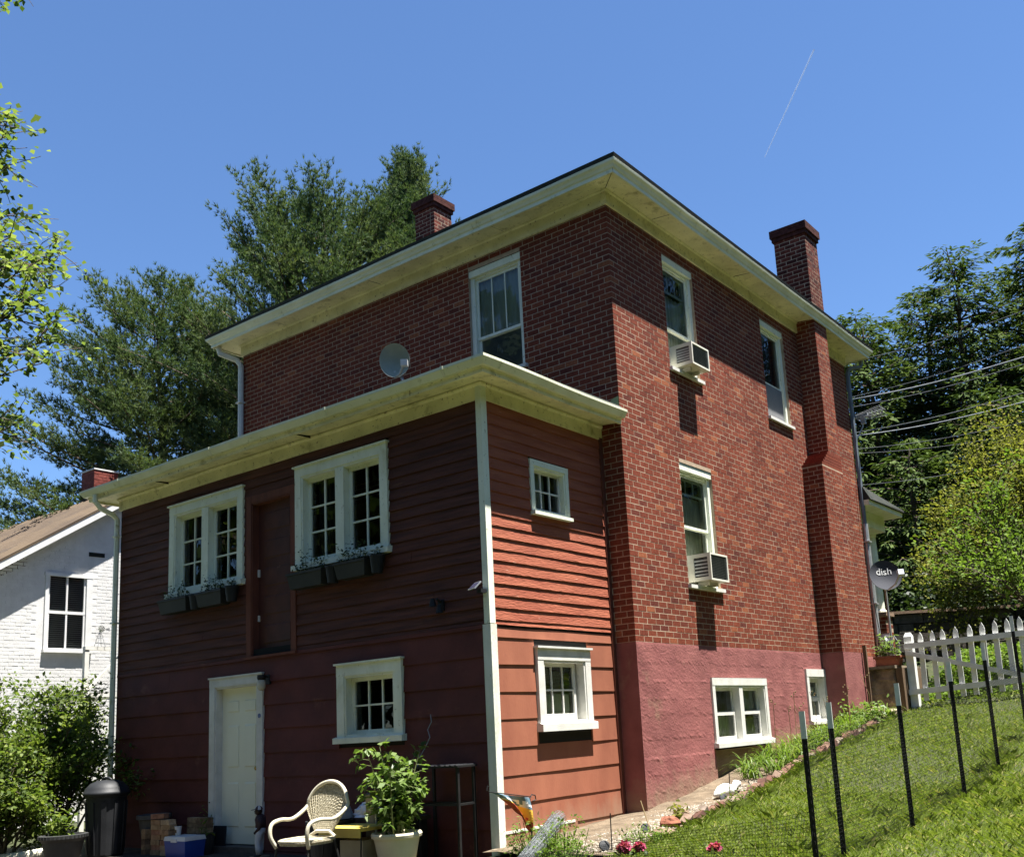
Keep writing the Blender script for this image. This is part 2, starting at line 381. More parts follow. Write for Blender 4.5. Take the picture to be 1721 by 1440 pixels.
mb = MB(); PR.box(mb, 1.79, 3.51, -.30, -.055, -2.5, -1.39); obj('footing', mb, m_conc_raw, house)
mb = MB()
for a, b, c, d in cells(0.02, D, -2.5, -.02, [(1.84,3.46,-1.36,-.45),(5.03,5.82,-1.13,-.29)]): PR.box(mb, a, b, -.5, -.31, c, d)
obj('foundation_core', mb, m_conc_raw, house)

# ---- windows
def sash(pl, par, u0, u1, z0, z1, n, rail=.045, cols=1, rows=1, mun=.02, th=.03, mat=None, gl=None, bot=None, name='sash'):
    mb = MB(); bot = bot or rail
    pl.box(mb, u0, u0+rail, n-th, n, z0, z1); pl.box(mb, u1-rail, u1, n-th, n, z0, z1)
    pl.box(mb, u0+rail, u1-rail, n-th, n-.001, z1-rail, z1); pl.box(mb, u0+rail, u1-rail, n-th, n-.001, z0, z0+bot)
    a0, a1, c0, c1 = u0+rail, u1-rail, z0+bot, z1-rail
    us = [a0+(a1-a0)*i/cols for i in range(cols+1)]; zs = [c0+(c1-c0)*i/rows for i in range(rows+1)]
    for u in us[1:-1]: pl.box(mb, u-mun/2, u+mun/2, n-th, n-.003, c0, c1)
    for z in zs[1:-1]: pl.box(mb, a0, a1, n-th+.001, n-.005, z-mun/2, z+mun/2)
    obj(name, mb, mat or m_trim, par)
    for i in range(cols):
        for j in range(rows):
            q = MB(); e = mun/2*.6; t = random.uniform(-.0025, .0025)
            q.poly([pl.p(us[i]+e, n-th*.6+t, zs[j]+e), pl.p(us[i+1]-e, n-th*.6-t, zs[j]+e), pl.p(us[i+1]-e, n-th*.6-t, zs[j+1]-e), pl.p(us[i]+e, n-th*.6+t, zs[j+1]-e)])
            obj('pane', q, gl or m_glass, par)
def casing(pl, u0, u1, z0, z1, nf, cas, head, sillh, nb=-.16, mat=None, sillout=.03, headup=0.0, drip=True, mull=None):
    """outer boards nf proud, jambs running back to nb, head, drip cap, sill; returns the window part and the clear opening"""
    mb = MB(); a0, a1, c0, c1 = u0+cas, u1-cas, z0+sillh, z1-head
    for (p, q) in ((u0, a0), (a1, u1)): pl.box(mb, p, q, 0.0, nf, z0+sillh, z1-head)
    pl.box(mb, u0, u1, 0.0, nf+.003, c1, z1)
    if drip: pl.box(mb, u0-.02, u1+.02, 0.0, nf+.03, z1, z1+.022)
    j = .025
    pl.box(mb, a0-.002, a0+j, nb, nf-.012, c0, c1); pl.box(mb, a1-j, a1+.002, nb, nf-.012, c0, c1)
    pl.box(mb, a0+j, a1-j, nb, nf-.012, c1-j, c1+.002); pl.box(mb, a0+j, a1-j, nb, nf-.012, c0-.002, c0+j)
    if mull:
        for (p, q) in mull: pl.box(mb, p, q, nb, nf-.004, c0+j, c1-j)
    w = obj('window', mb, mat or m_trim, house)
    sb = MB(); pl.prism(sb, u0-sillout, u1+sillout, [(nb, z0+sillh), (nb, z0), (nf+.045, z0), (nf+.045, z0+sillh-.012), (nf, z0+sillh)])
    obj('sill', sb, mat or m_trim, w)
    return w, (a0+j, a1-j, c0+j, c1-j)
def back(pl, par, u0, u1, z0, z1, n, mat, name='curtain', wavy=0):
    mb = MB(); k = max(2, int((u1-u0)/.03)) if wavy else 1
    for i in range(k):
        a, b = u0+(u1-u0)*i/k, u0+(u1-u0)*(i+1)/k
        na, nb_ = n+wavy*math.sin(i*1.7), n+wavy*math.sin((i+1)*1.7)
        mb.poly([pl.p(a, na, z0), pl.p(b, nb_, z0), pl.p(b, nb_, z1), pl.p(a, na, z1)])
    obj(name, mb, mat, par)
# brick-wall windows, set back in the masonry
def brick_window(pl, o, style):
    u0, u1, z0, z1 = o; mb = MB()
    for (p, q) in ((u0+.001, u0+.075), (u1-.075, u1-.001)): pl.box(mb, p, q, -.2, -.045, z0, z1-.10)
    pl.box(mb, u0+.001, u1-.001, -.2, -.012, z1-.10, z1-.001)
    pl.box(mb, u0+.06, u1-.06, -.2, -.06, z1-.135, z1-.10)
    w = obj('window', mb, m_trim, house)
    sb = MB(); pl.prism(sb, u0-.02, u1+.045, [(-.2, z0+.03), (-.2, z0-.035), (.05, z0-.035), (.05, z0+.012)]); obj('sill', sb, m_white, w)
    a0, a1, c0, c1 = u0+.075, u1-.075, z0+.03, z1-.135; zm = c0+(c1-c0)*(.40 if style != 'W4' else .40)
    if style == 'W3': zm = c0+(c1-c0)*.52
    # storm frame rails in front, sashes behind
    sash(pl, w, a0, a1, c0, zm+.02, -.105, .04, 1, 1, th=.025, gl=m_glass)
    if style == 'W4':
        sash(pl, w, a0, a1, zm-.01, c1, -.085, .04, 3, 1, .016, th=.02)
        back(pl, w, a0, a1, c0, zm, -.13, m_screen, 'screen'); back(pl, w, a0, a1, zm, c1, -.15, m_curtain, wavy=.012)
    elif style == 'W2':
        sash(pl, w, a0, a1, zm-.01, c1, -.085, .035, 1, 1, th=.02); back(pl, w, a0+.25, a1, zm, c1, -.2, m_curtdark, wavy=.01)
        back(pl, w, a0, a1, c0, zm, -.085, m_screen, 'screen')
    else:
        sash(pl, w, a0, a1, zm-.01, c1, -.085, .035, 1, 1, th=.02, gl=m_glass)
        z3 = c1-(c1-zm)*.36
        sash(pl, w, a0+.035, a1-.035, z3, c1-.035, -.125, .025, 3, 1, .018, th=.02); back(pl, w, a0, a1, z3-.02, c1, -.35, m_curtdark, wavy=.01); back(pl, w, a0+.1, a1, c0, z3, -.20, m_curtain, 'curtain', wavy=.012)
    return w
for o, s in zip(OPR, ('W1', 'W2', 'W3')): brick_window(PR, o, s)
brick_window(PM, OPM[0], 'W4')
# addition, rear wall: two paired casements
def pair(u0, u1, z0, z1):
    mid = (u0+u1)/2
    w, (a0, a1, c0, c1) = casing(PB, u0, u1, z0, z1, .045, .115, .12, .075, nb=-.14, mull=[(mid-.075, mid+.075)])
    sash(PB, w, a0, mid-.078, c0, c1, -.06, .05, 2, 3, .022, gl=m_glass); sash(PB, w, mid+.078, a1, c0, c1, -.05, .05, 2, 3, .022, gl=m_glass)
    back(PB, w, a0, mid-.2, c0, c1, -.22, m_curtdark, wavy=.015)
    return w
pair(-6.165, -4.48, 1.09, 2.40); pair(-3.415, -1.76, 1.11, 2.42)
w, (a0, a1, c0, c1) = casing(PB, -2.675, -1.60, -1.02, -.12, .05, .125, .13, .075, nb=-.14, mat=m_trim)
sash(PB, w, a0, a1, c0, c1, -.06, .045, 3, 2, .02)
# addition, side wall
w, (a0, a1, c0, c1) = casing(PS, -1.545, -.808, 1.42, 2.075, .03, .06, .07, .05, nb=-.12, drip=False, mat=m_trim, sillout=.0)
sash(PS, w, a0, a1, c0, c1, -.045, .03, 3, 2, .018, mat=m_white); back(PS, w, a0, a1-.18, c0, c1, -.15, m_curtain)
w, (a0, a1, c0, c1) = casing(PS, -1.612, -.60, -1.01, -.10, .05, .105, .13, .09, nb=-.13, mat=m_white, sillout=.02)
sash(PS, w, a0, a1-.06, c0, c1, -.05, .04, 3, 2, .018, mat=m_white, bot=.075); back(PS, w, a0+.08, a1, c0, c0+.30, -.2, m_curtain)
# basement windows
w, (a0, a1, c0, c1) = casing(PR, 1.80, 3.50, -1.36, -.43, .03, .075, .10, .07, nb=-.2, mat=m_white, drip=False, sillout=.03)
mid = (a0+a1)/2; mb = MB(); PR.box(mb, mid-.055, mid+.055, -.19, .022, c0-.02, c1+.02); obj('mullion', mb, m_white, w)
for (p, q) in ((a0, mid-.056), (mid+.056, a1)):
    zm = (c0+c1)/2
    sash(PR, w, p, q, zm-.02, c1, -.085, .045, 1, 1, mat=m_white); sash(PR, w, p, q, c0, zm+.02, -.065, .045, 1, 1, mat=m_white)
back(PR, w, a0, mid, c0, c0+.40, -.16, m_curtain, wavy=.012); back(PR, w, mid, a1, zm, c1, -.16, m_curtain, wavy=.012); back(PR, w, mid+.05, a1, c0, zm-.08, -.115, m_screen, 'screen')
w, (a0, a1, c0, c1) = casing(PR, 5.0, 5.84, -1.15, -.27, .03, .09, .12, .06, nb=-.2, mat=m_white, drip=False, sillout=0)
zm = (c0+c1)/2; sash(PR, w, a0, a1, zm-.02, c1, -.10, .06, 1, 1, mat=m_white); sash(PR, w, a0, a1, c0, zm+.02, -.085, .06, 1, 1, mat=m_white)
back(PR, w, a0, a1, c0, zm+.2, -.16, m_curtain, wavy=.01)

# ---- addition: wall sheathing, clapboards, wide boards
OPB = [(-6.165,-4.48,1.09,2.40),(-4.42,-3.43,.13,2.24),(-3.415,-1.76,1.11,2.42),(-2.675,-1.60,-1.02,-.12),(-5.18,-4.07,-2.35,-.10)]
OPS = [(-1.545,-.808,1.42,2.075),(-1.612,-.60,-1.01,-.10)]
mb = MB()
shr = lambda o, e=.09: (o[0]+e, o[1]-e, o[2]+e, o[3]-e)
for a, b, c, d in cells(XL, XE, -2.35, 2.9, [shr(o) for o in OPB]): PB.box(mb, a, b, -.06, -.001, c, d)
for a, b, c, d in cells(YS+.06, -.002, -2.35, 2.9, [shr(o, .05) for o in OPS]): PS.box(mb, a, b, -.06, -.001, c, d)
mb.box(XL, XL+.06, YS+.07, -.002, -2.35, 2.9)
obj('sheathing', mb, m_dark, house)
def boards(pl, u0, u1, ztop, zbot, pitch, ops, mat, butt, name, topn=.003, jz=.003, joints=0, skew=0.0):
    z = ztop
    while z > zbot+.02:
        z1 = z; z0 = max(z-pitch, zbot); z = z0
        segs = [(u0, u1)]
        for o in ops:
            ov = min(z1, o[3])-max(z0, o[2])
            if ov > .45*(z1-z0):
                ns = []
                for p, q in segs:
                    if q <= o[0] or p >= o[1]: ns.append((p, q)); continue
                    if o[0]-p > .02: ns.append((p, o[0]))
                    if q-o[1] > .02: ns.append((o[1], q))
                segs = ns
        for p, q in segs:
            cuts = [p] + ([random.uniform(p+.6, q-.6)] if joints and q-p > 2 and random.random() < joints else []) + [q]
            for s, e in zip(cuts, cuts[1:]):
                mb = MB(); K = max(1, int((e-s)/.45)); prev = None
                for i in range(K+1):      # slightly wavy, uneven butt edges
                    u = s+(e-s)*i/K
                    dz = random.uniform(-jz, jz); b = butt*random.uniform(.8, 1.2)
                    sec = [(0, z1+.012), (topn, z1+.012), (b, z0+dz), (0, z0+dz)]
                    if prev: pl.prism(mb, prev[0]+(.0015 if i == 1 else 0), u-(.0015 if i == K else 0), prev[1], sec)
                    prev = (u, sec)
                obj(name, mb, mat, house)
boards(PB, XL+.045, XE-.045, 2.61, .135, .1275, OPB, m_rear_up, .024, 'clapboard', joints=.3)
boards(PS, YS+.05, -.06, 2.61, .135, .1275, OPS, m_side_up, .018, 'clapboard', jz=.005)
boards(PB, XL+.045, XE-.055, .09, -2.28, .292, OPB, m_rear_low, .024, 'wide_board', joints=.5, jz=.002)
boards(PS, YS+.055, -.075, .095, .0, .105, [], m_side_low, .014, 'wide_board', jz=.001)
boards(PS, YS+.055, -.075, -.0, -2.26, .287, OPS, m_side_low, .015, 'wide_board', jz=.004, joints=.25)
mb = MB(); PB.box(mb, XL+.045, XE-.076, 0, .030, .092, .132); obj('band_board', mb, m_rear_low, house)
# gap at the bottom of the side wall with its white strip, and corner posts
mb = MB(); PS.prism(mb, YS+.06, -1.05, [(.012, -1.985), (.03, -1.985), (.03, -2.01), (.012, -2.01)]); obj('white_strip', mb, m_white, house)
mb = MB(); PS.box(mb, YS+.06, -1.0, .0, .024, -2.3, -2.012); obj('skirt_board', mb, m_side_low, house)
mb = MB(); PS.box(mb, YS+.008, YS+.062, -.02, .030, .14, 2.80); PB.box(mb, XE-.05, XE+.0305, -.007, .030, .14, 2.80); obj('corner_board', mb, m_trim, house)
mb = MB(); PS.box(mb, YS+.010, YS+.072, -.02, .034, -2.35, .132); PB.box(mb, XE-.075, XE+.0345, -.009, .030, -2.35, .132); obj('corner_board', mb, M('peeling_white_board', (.74,.74,.68), (.60,.62,.50), 9, .7, .6, 60, stretch=(1,1,.3), spots=[((.22,.2,.14), 30, .66, .04)]), house)
mb = MB(); PS.box(mb, -.07, -.003, -.02, .030, -2.3, 2.62); obj('inner_corner_board', mb, m_redtrim, house)
# ---- doors
def panels(pl, mb, u0, u1, zs, us, n, inset=.012):
    for za, zb in zs:
        for ua, ub in us:
            pl.box(mb, ua, ub, n-.03, n+.001, za, zb)        # field
            e = .02
            pl.prism(mb, ua+e, ub-e, [(n, za+e), (n+.010, za+e+.02), (n+.010, zb-e-.02), (n, zb-e)])
mb = MB(); u0, u1, z0, z1 = -5.18, -4.07, -2.24, -.10
for p, q in ((u0, u0+.115), (u1-.115, u1)): PB.box(mb, p, q, 0, .04, z0, z1-.11)
PB.box(mb, u0, u1, 0, .043, z1-.11, z1); PB.box(mb, u0-.01, u1+.01, 0, .06, z1, z1+.02)
PB.box(mb, u0+.095, u0+.135, -.14, .028, z0, z1-.11); PB.box(mb, u1-.135, u1-.095, -.14, .028, z0, z1-.11); PB.box(mb, u0+.13, u1-.13, -.14, .028, z1-.135, z1-.09)
dr = obj('door_frame', mb, m_white, house)
mb = MB(); d0, d1, e0, e1 = u0+.135, u1-.135, -2.19, z1-.135
PB.box(mb, d0, d1, -.11, -.07, e0, e1)
wd = d1-d0; us = [(d0+.115, d0+wd/2-.045), (d0+wd/2+.045, d1-.115)]
panels(PB, mb, d0, d1, [(e0+.18, e0+.78), (e0+.92, e0+1.50), (e0+1.62, e1-.14)], us, -.07)
obj('door', mb, m_doorcream, dr)
mb = MB(); mb.sphere((d1-.06, YS+.02, e0+.93), .03); obj('handle', mb, M('brass', (.5,.36,.12), None, rough=.3, metal=1), dr, smooth=True)
mb = MB(); PB.box(mb, u0+.02, u1-.02, -.12, .10, -2.28, -2.205); obj('threshold', mb, M('grey_wood', (.14,.12,.10), (.08,.07,.06), 8, .9, .4), dr)
mb = MB(); mb.lathe([(0, 0), (.028, 0), (.028, .003), (0, .003)], (0, 0, 0), 20)
mb.v = [(u1-.055+x, YS-.044-z, -.62+y) for x, y, z in mb.v]; obj('sticker', mb, M('blue_sticker', (.05,.08,.2), (.2,.25,.4), 40), dr)
# the old red door upstairs
mb = MB(); u0, u1, z0, z1 = -4.42, -3.43, .13, 2.24
PB.box(mb, u0, u0+.10, 0, .03, z0, z1); PB.box(mb, u1-.09, u1, 0, .03, z0, z1); PB.box(mb, u0+.10, u1-.09, 0, .028, z1-.10, z1)
PB.box(mb, u0+.09, u0+.12, -.15, .02, z0, z1-.1); PB.box(mb, u1-.11, u1-.085, -.15, .02, z0, z1-.1); PB.box(mb, u0+.1, u1-.1, -.15, .02, z1-.12, z1-.098)
dr = obj('door_frame', mb, m_redtrim, house)
mb = MB(); d0, d1, e0, e1 = u0+.12, u1-.11, z0+.03, z1-.12; PB.box(mb, d0, d1, -.12, -.08, e0, e1)
dz = (e1-e0-.12)/5
panels(PB, mb, d0, d1, [(e0+.10+i*dz, e0+.02+(i+1)*dz) for i in range(5)], [(d0+.10, d1-.10)], -.08)
obj('door', mb, m_reddoor, dr)
mb = MB(); PB.box(mb, d0+.015, d0+.03, -.08, -.05, e0+1.0, e0+1.1); PB.box(mb, d0+.012, d0+.028, -.08, -.055, e0+.42, e0+.5); obj('hinge', mb, m_white, dr)
mb = MB(); PB.box(mb, u0-.02, u1+.02, -.1, .06, z0-.03, z0); obj('sill', mb, m_redtrim, dr)

# ---- eaves and roofs
def sag(x, y): return .0045*(math.sin(1.3*x+2.1*y)+.6*math.sin(3.7*x-2.9*y+1))
def ring(name, prof, x0, x1, y0, y1, mat, par=house, closed=True, seg=14):
    """profile (n,z) swept round the four (or, open, three) sides with mitred corners, very slightly out of true"""
    mb = MB(); L = []
    for n, z in prof:
        c = [(x0-n, y1+n), (x0-n, y0-n), (x1+n, y0-n), (x1+n, y1+n)]
        if not closed: c[0] = (x0-n, y1); c[3] = (x1+n, y1)
        run = []
        for s in range(4 if closed else 3):
            a, b = c[s], c[(s+1) % 4]
            for i in range(seg): x, y = a[0]+(b[0]-a[0])*i/seg, a[1]+(b[1]-a[1])*i/seg; run.append((x, y, z+sag(x, y)))
        if not closed: run.append((*c[3], z+sag(*c[3])))
        L.append(run)
    k, m = len(prof), len(L[0])
    for i in range(k-1 if closed else k):
        a, b = L[i], L[(i+1) % k]
        for s in range(m if closed else m-1): t = (s+1) % m; mb.poly([a[s], a[t], b[t], b[s]])
    if not closed: mb.poly([L[i][0] for i in range(k)]); mb.poly([L[i][-1] for i in range(k)][::-1])
    return obj(name, mb, mat, par)
ring('frieze', [(-.01,H),(.03,H),(.03,5.945),(.05,5.96),(.05,5.985),(-.01,5.985)], -W, 0, 0, D, m_eave)
ring('soffit', [(.0,5.982),(.385,5.943)], -W, 0, 0, D, m_eave)
fas = ring('fascia', [(.365,5.99),(.365,5.925),(.39,5.925),(.39,5.975),(.41,5.985),(.425,6.02),(.455,6.045),(.462,6.075),(.455,6.085),(.30,6.085)], -W, 0, 0, D, m_gutter)
rx0, rx1, ry0, ry1 = -W-.46, .46, -.46, D+.46; hw = (rx1-rx0)/2; zr = 6.09+hw*math.tan(math.radians(19)); xm = (rx0+rx1)/2
mb = MB()
for dz in (0, .045):
    e = .0 if dz == 0 else .012
    A, B_, C_, D_ = (rx0-e, ry0-e, 6.088+dz), (rx1+e, ry0-e, 6.088+dz), (rx1+e, ry1+e, 6.088+dz), (rx0-e, ry1+e, 6.088+dz); E1, E2 = (xm, ry0+hw, zr+dz), (xm, ry1-hw, zr+dz)
    for f in ([A, B_, E1], [B_, C_, E2, E1], [C_, D_, E2], [D_, A, E1, E2]): mb.poly(f)
for p, q in ((0, 1), (1, 2), (2, 3), (3, 0)):
    lo = [(rx0, ry0), (rx1, ry0), (rx1, ry1), (rx0, ry1)]; s = [(rx0-.012, ry0-.012), (rx1+.012, ry0-.012), (rx1+.012, ry1+.012), (rx0-.012, ry1+.012)]
    mb.poly([(*lo[p], 6.088), (*lo[q], 6.088), (*s[q], 6.133), (*s[p], 6.133)])
roof = obj('roof', mb, m_shingle, house)
# shingle butts along the rear and left eaves
# addition roof: frieze, soffit, fascia, gutter, thin roof
ring('frieze', [(-.01,2.60),(.028,2.60),(.028,2.745),(.05,2.765),(.05,2.785),(-.01,2.785)], XL, XE, YS, -.004, m_eave, closed=False)
ring('soffit', [(-.01,2.80),(.33,2.765),(.33,2.775),(-.01,2.81)], XL, XE, YS, -.004, m_eave, closed=False)
ring('fascia', [(.30,2.80),(.30,2.745),(.335,2.745),(.335,2.79),(.345,2.80),(.345,2.87),(.30,2.87)], XL, XE, YS, -.004, m_eave, closed=False)
gut = ring('gutter', [(.346,2.808),(.39,2.808),(.405,2.83),(.425,2.86),(.438,2.875),(.438,2.905),(.425,2.907),(.415,2.885),(.38,2.825),(.346,2.825)], XL, XE, YS, -.004, m_gutter, closed=False)
mb = MB(); a, b, c = XL-.43, XE+.425, YS-.425
mb.hexa([(a, c, 2.893), (b, c, 2.893), (b, -.003, 2.893), (a, -.003, 2.893)], [(a+.0, c, 2.91), (b, c, 2.91), (b-.10, -.003, 2.99), (a+.10, -.003, 2.99)]); obj('addition_roof', mb, m_shingle, house)
mb = MB(); mb.poly([(-.22, -.014, 2.95), (.0, -.014, 2.92), (.0, -.014, 3.12), (-.1, -.014, 3.1)]); mb.poly([(-.22, -.012, 2.95), (.0, -.012, 2.92), (.0, -.012, 3.12), (-.1, -.012, 3.1)]); obj('flashing', mb, M('green_flashing', (.28,.34,.16), (.22,.27,.12), 4, .5), house)
# gutter joints, soffit board gaps, mitre lines
m_gap = M('dark_gap', (.03,.028,.02), None, rough=.9); m_joint = M('gutter_sleeve', (.70,.71,.55), (.60,.60,.44), 6, .45)
for x in (-6.9, -4.7, -2.4, -.5):
    mb = MB(); q = [(.345,2.803),(.392,2.803),(.41,2.828),(.43,2.858),(.443,2.873),(.443,2.908),(.345,2.908)]
    mb.hexa([(x, YS-n, z+sag(x, YS-n)) for n, z in q], [(x+.035, YS-n, z+sag(x, YS-n)) for n, z in q]); obj('gutter_joint', mb, m_joint, gut)
for x in (-6.2, -3.1): mb = MB(); mb.box(x, x+.004, YS-.29, YS-.05, 2.76, 2.80); obj('board_gap', mb, m_gap, house)
for x in (-6.5, -4.2, -1.7): mb = MB(); mb.hexa([(x, -.36, 5.9435), (x+.005, -.36, 5.9435), (x+.005, -.06, 5.973), (x, -.06, 5.973)], [(x, -.36, 5.96), (x+.005, -.36, 5.96), (x+.005, -.06, 5.99), (x, -.06, 5.99)]); obj('board_gap', mb, m_gap, house)
for y in (1.1, 3.6, 5.6): mb = MB(); mb.hexa([(.06, y, 5.973), (.36, y, 5.9435), (.36, y+.005, 5.9435), (.06, y+.005, 5.973)], [(.06, y, 5.99), (.36, y, 5.96), (.36, y+.005, 5.96), (.06, y+.005, 5.99)]); obj('board_gap', mb, m_gap, house)
mb = MB(); mb.tube([(.05, -.05, 5.974), (.37, -.37, 5.943)], .004, 4); mb.tube([(.392, -.392, 5.93), (.392, -.392, 5.975)], .003, 4); obj('mitre_joint', mb, m_gap, house)
# downspouts
def spout(path, mat, w=.038, n=6, straps=(), name='downspout'):
    mb = MB(); mb.tube(path, w, n); o = obj(name, mb, mat, house)
    for z in straps:
        p = min(path, key=lambda q: abs(q[2]-z)); sb = MB(); sb.box(p[0]-w*1.25, p[0]+w*1.25, p[1]-w*1.25, p[1]+w*1.25, z-.012, z+.012); obj('strap', sb, mat, o)
xs = XL-.03
spout([(XL-.06, YS-.39, 2.80), (XL-.06, YS-.385, 2.70), (XL-.05, YS-.30, 2.60), (XL-.035, YS-.12, 2.53), (XL-.03, YS-.05, 2.46), (XL-.03, YS-.05, 2.2), (XL-.03, YS-.05, .9), (XL-.03, YS-.05, -1.0), (XL-.03, YS-.05, -2.2)], m_gutter, straps=(2.2, .9, -1.0))
spout([(-W-.30, -.30, 5.93), (-W-.28, -.28, 5.82), (-W-.08, -.07, 5.70), (-W-.0, -.05, 5.58), (-W-.0, -.05, 4.9), (-W-.0, -.05, 3.3)], m_white, .05, 8, straps=(4.9,))
spout([(.22, D+.42, 5.95), (.20, D+.38, 5.80), (.06, D+.08, 5.72), (.045, D+.03, 5.60), (.045, D+.03, 4.0), (.045, D+.03, 2.4)], m_bluegrey, .042, 8)
spout([(.05, D+.03, 2.55), (.05, D+.03, 2.2), (.05, D+.03, 1.0), (.06, D+.0, .2), (.06, D-.02, -.25)], m_galv, .055, 10, straps=(1.0, 2.2), name='conduit')
# ---- chimneys
def brick_stack(x0, x1, y0, y1, z0, z1, mat_b, parent, seed=0, cap=None):
    mb = MB(); mb.box(x0+.0012, x1-.0012, y0+.0012, y1-.0012, z0, z1); core = obj('chimney', mb, m_mortar, parent)
    bm = MB(); faces = ((PL('y', y0), x0, x1), (PLN('y', y1), x0, x1), (PL('x', x1), y0, y1), (PLN('x', x0), y0, y1))
    for i, (pl, a, b) in enumerate(faces):
        brick_add(pl, bm, brick_boxes(pl, a, b, z0, z1, [], i//2, True, True))
    if cap:
        for dz, e in ((0, .03), (CO, .055), (2*CO, .055)):
            bm.box(x0-e, x1+e, y0-e, y1+e, z1+dz, z1+dz+CO-.006, .05)
    obj('brick_courses', bm, mat_b, core, kind='stuff'); return core
brick_stack(.0, .36, 6.146, 6.71, 3.45, 6.0, m_brick, house); brick_stack(.0, .365, 5.785, 6.73, 0.0, 3.2, m_brick, house)
mb = MB()      # sloping shoulder, stepped brick by brick
for k in range(5):
    y = 5.785+.072*k
    mb.box(-.05, .3645, y+.004, 6.72, 3.2+k*.055, 3.2+(k+1)*.055-.006, random.random())
obj('chimney_shoulder', mb, m_brick, house)
mb = MB(); mb.box(.0, .375, 5.78, 6.735, -2.2, -.003); obj('chimney_base', mb, m_conc_red, house)
brick_stack(-.24, .36, 6.146, 6.71, 6.05, 7.62, m_brickdark, house, cap=True)
brick_stack(-6.35, -5.84, 3.0, 3.5, 7.1, 9.2, m_brickdark, house, cap=True)
# ---- front porch seen past the corner
mb = MB(); px, py = .18, 10.45
mb.hexa([(-7.9, D+.01, 2.92), (px, D+.01, 2.92), (px, py, 2.92), (-7.9, py, 2.92)], [(-7.9, D+.01, 3.02), (px, D+.01, 3.02), (px, py, 3.02), (-7.9, py, 3.02)])
mb.box(-7.6, px-.30, py-.50, py-.26, 2.62, 2.92); mb.box(px-.54, px-.30, D+.01, py-.5, 2.62, 2.92)
pc = obj('porch_eave', mb, m_gutter, house)
mb = MB(); mb.hexa([(-8, D+.01, 3.022), (px+.04, D+.01, 3.022), (px+.04, py+.04, 3.022), (-8, py+.04, 3.022)], [(-8, D+.01, 3.30), (px-.1, D+.01, 3.30), (px+.04, py+.04, 3.06), (-8, py+.04, 3.06)]); obj('porch_roof', mb, m_shingle, house)
for cx in (-.42, -3.9, -7.3):
    mb = MB(); c = (cx, py-.38, .95); mb.lathe([(.17, 0), (.17, .05), (.14, .08), (.138, .5), (.115, 1.58), (.13, 1.60), (.13, 1.64), (.16, 1.67), (.16, 1.70)], c, 20); obj('column', mb, m_trim, house, smooth=False)
    brick_stack(cx-.2, cx+.2, py-.58, py-.18, -.8, .88, m_brick, house)
    mb = MB(); mb.box(cx-.24, cx+.24, py-.62, py-.14, .88, .955); obj('pier_cap', mb, m_conc_raw, house)
mb = MB(); mb.box(-7.6, -.2, D+.02, py-.2, -.9, -.02); obj('porch_floor', mb, m_conc_old, house)
# ------------------------------------------------------------ ground
def sheet(name, xs, ys, fn, mat, dz=0.0, **k):
    X, Y = np.meshgrid(xs, ys); Z = fn(X, Y)+dz; nx, ny = len(xs), len(ys)
    vs = np.stack([X.ravel(), Y.ravel(), Z.ravel()], 1).tolist()
    fs = [(j*nx+i, j*nx+i+1, (j+1)*nx+i+1, (j+1)*nx+i) for j in range(ny-1) for i in range(nx-1)]
    return put(bpy.data.objects.new(name, mesh(name, vs, fs, mat, smooth=True)), **k)
m_lawn = M('lawn_soil_and_thatch', (.030,.042,.012), (.048,.052,.020), 9, .95, .7, 60, spots=[((.085,.07,.035), 3, .66, .15)], bdist=.03)
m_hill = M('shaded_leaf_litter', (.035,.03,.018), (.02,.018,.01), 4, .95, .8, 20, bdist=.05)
xs = np.concatenate([np.linspace(-900, -60, 12), np.linspace(-50, -10, 22), np.linspace(-9, 12, 64), np.linspace(14, 60, 20), np.linspace(80, 900, 10)])
ys = np.concatenate([np.linspace(-900, -60, 10), np.linspace(-50, -12, 16), np.linspace(-11, 16, 82), np.linspace(17, 60, 30), np.linspace(80, 900, 10)])
sheet('lawn', xs, ys, G, m_lawn, kind='structure')
# ------------------------------------------------------------ vegetation kit
def unit(v): return v/np.maximum(np.linalg.norm(v, axis=-1, keepdims=True), 1e-9)
def leaves(P, size, rs, aspect=.55, up=.5, droop=.0, fold=.22, dirs=None, jitter=.35):
    """one folded diamond leaf (two quads' worth: 4 corner points) per point; returns (N*4,3)"""
    N = len(P); d = rs.normal(0, 1, (N, 3)); d[:, 2] *= .6; d[:, 2] -= droop
    if dirs is not None: d = unit(dirs)+jitter*d
    d = unit(d); nrm = rs.normal(0, 1, (N, 3)); nrm[:, 2] = np.abs(nrm[:, 2])+up*2; nrm = unit(nrm)
    s = unit(np.cross(d, nrm)); nn = unit(np.cross(s, d))
    L = size*rs.uniform(.65, 1.25, (N, 1)); wd = L*aspect
    mid = P+d*L*.45
    A = P; B = mid+s*wd*.5+nn*L*fold*.3; C = P+d*L-nn*L*fold*.2; Dd = mid-s*wd*.5+nn*L*fold*.3
    return np.stack([A, B, C, Dd], 1).reshape(-1, 3)
def needles(P, Dr, rs, n=12, length=.11, width=.012, spread=.75):
    """tufts of thin triangles fanning round a direction"""
    N = len(P); P = np.repeat(P, n, 0); Dr = np.repeat(unit(Dr), n, 0)
    d = unit(Dr+rs.normal(0, spread*.6, (N*n, 3))); s = unit(np.cross(d, rs.normal(0, 1, (N*n, 3))))
    L = length*rs.uniform(.7, 1.2, (N*n, 1)); W_ = width
    return np.stack([P-s*W_*.5, P+s*W_*.5, P+d*L], 1).reshape(-1, 3)
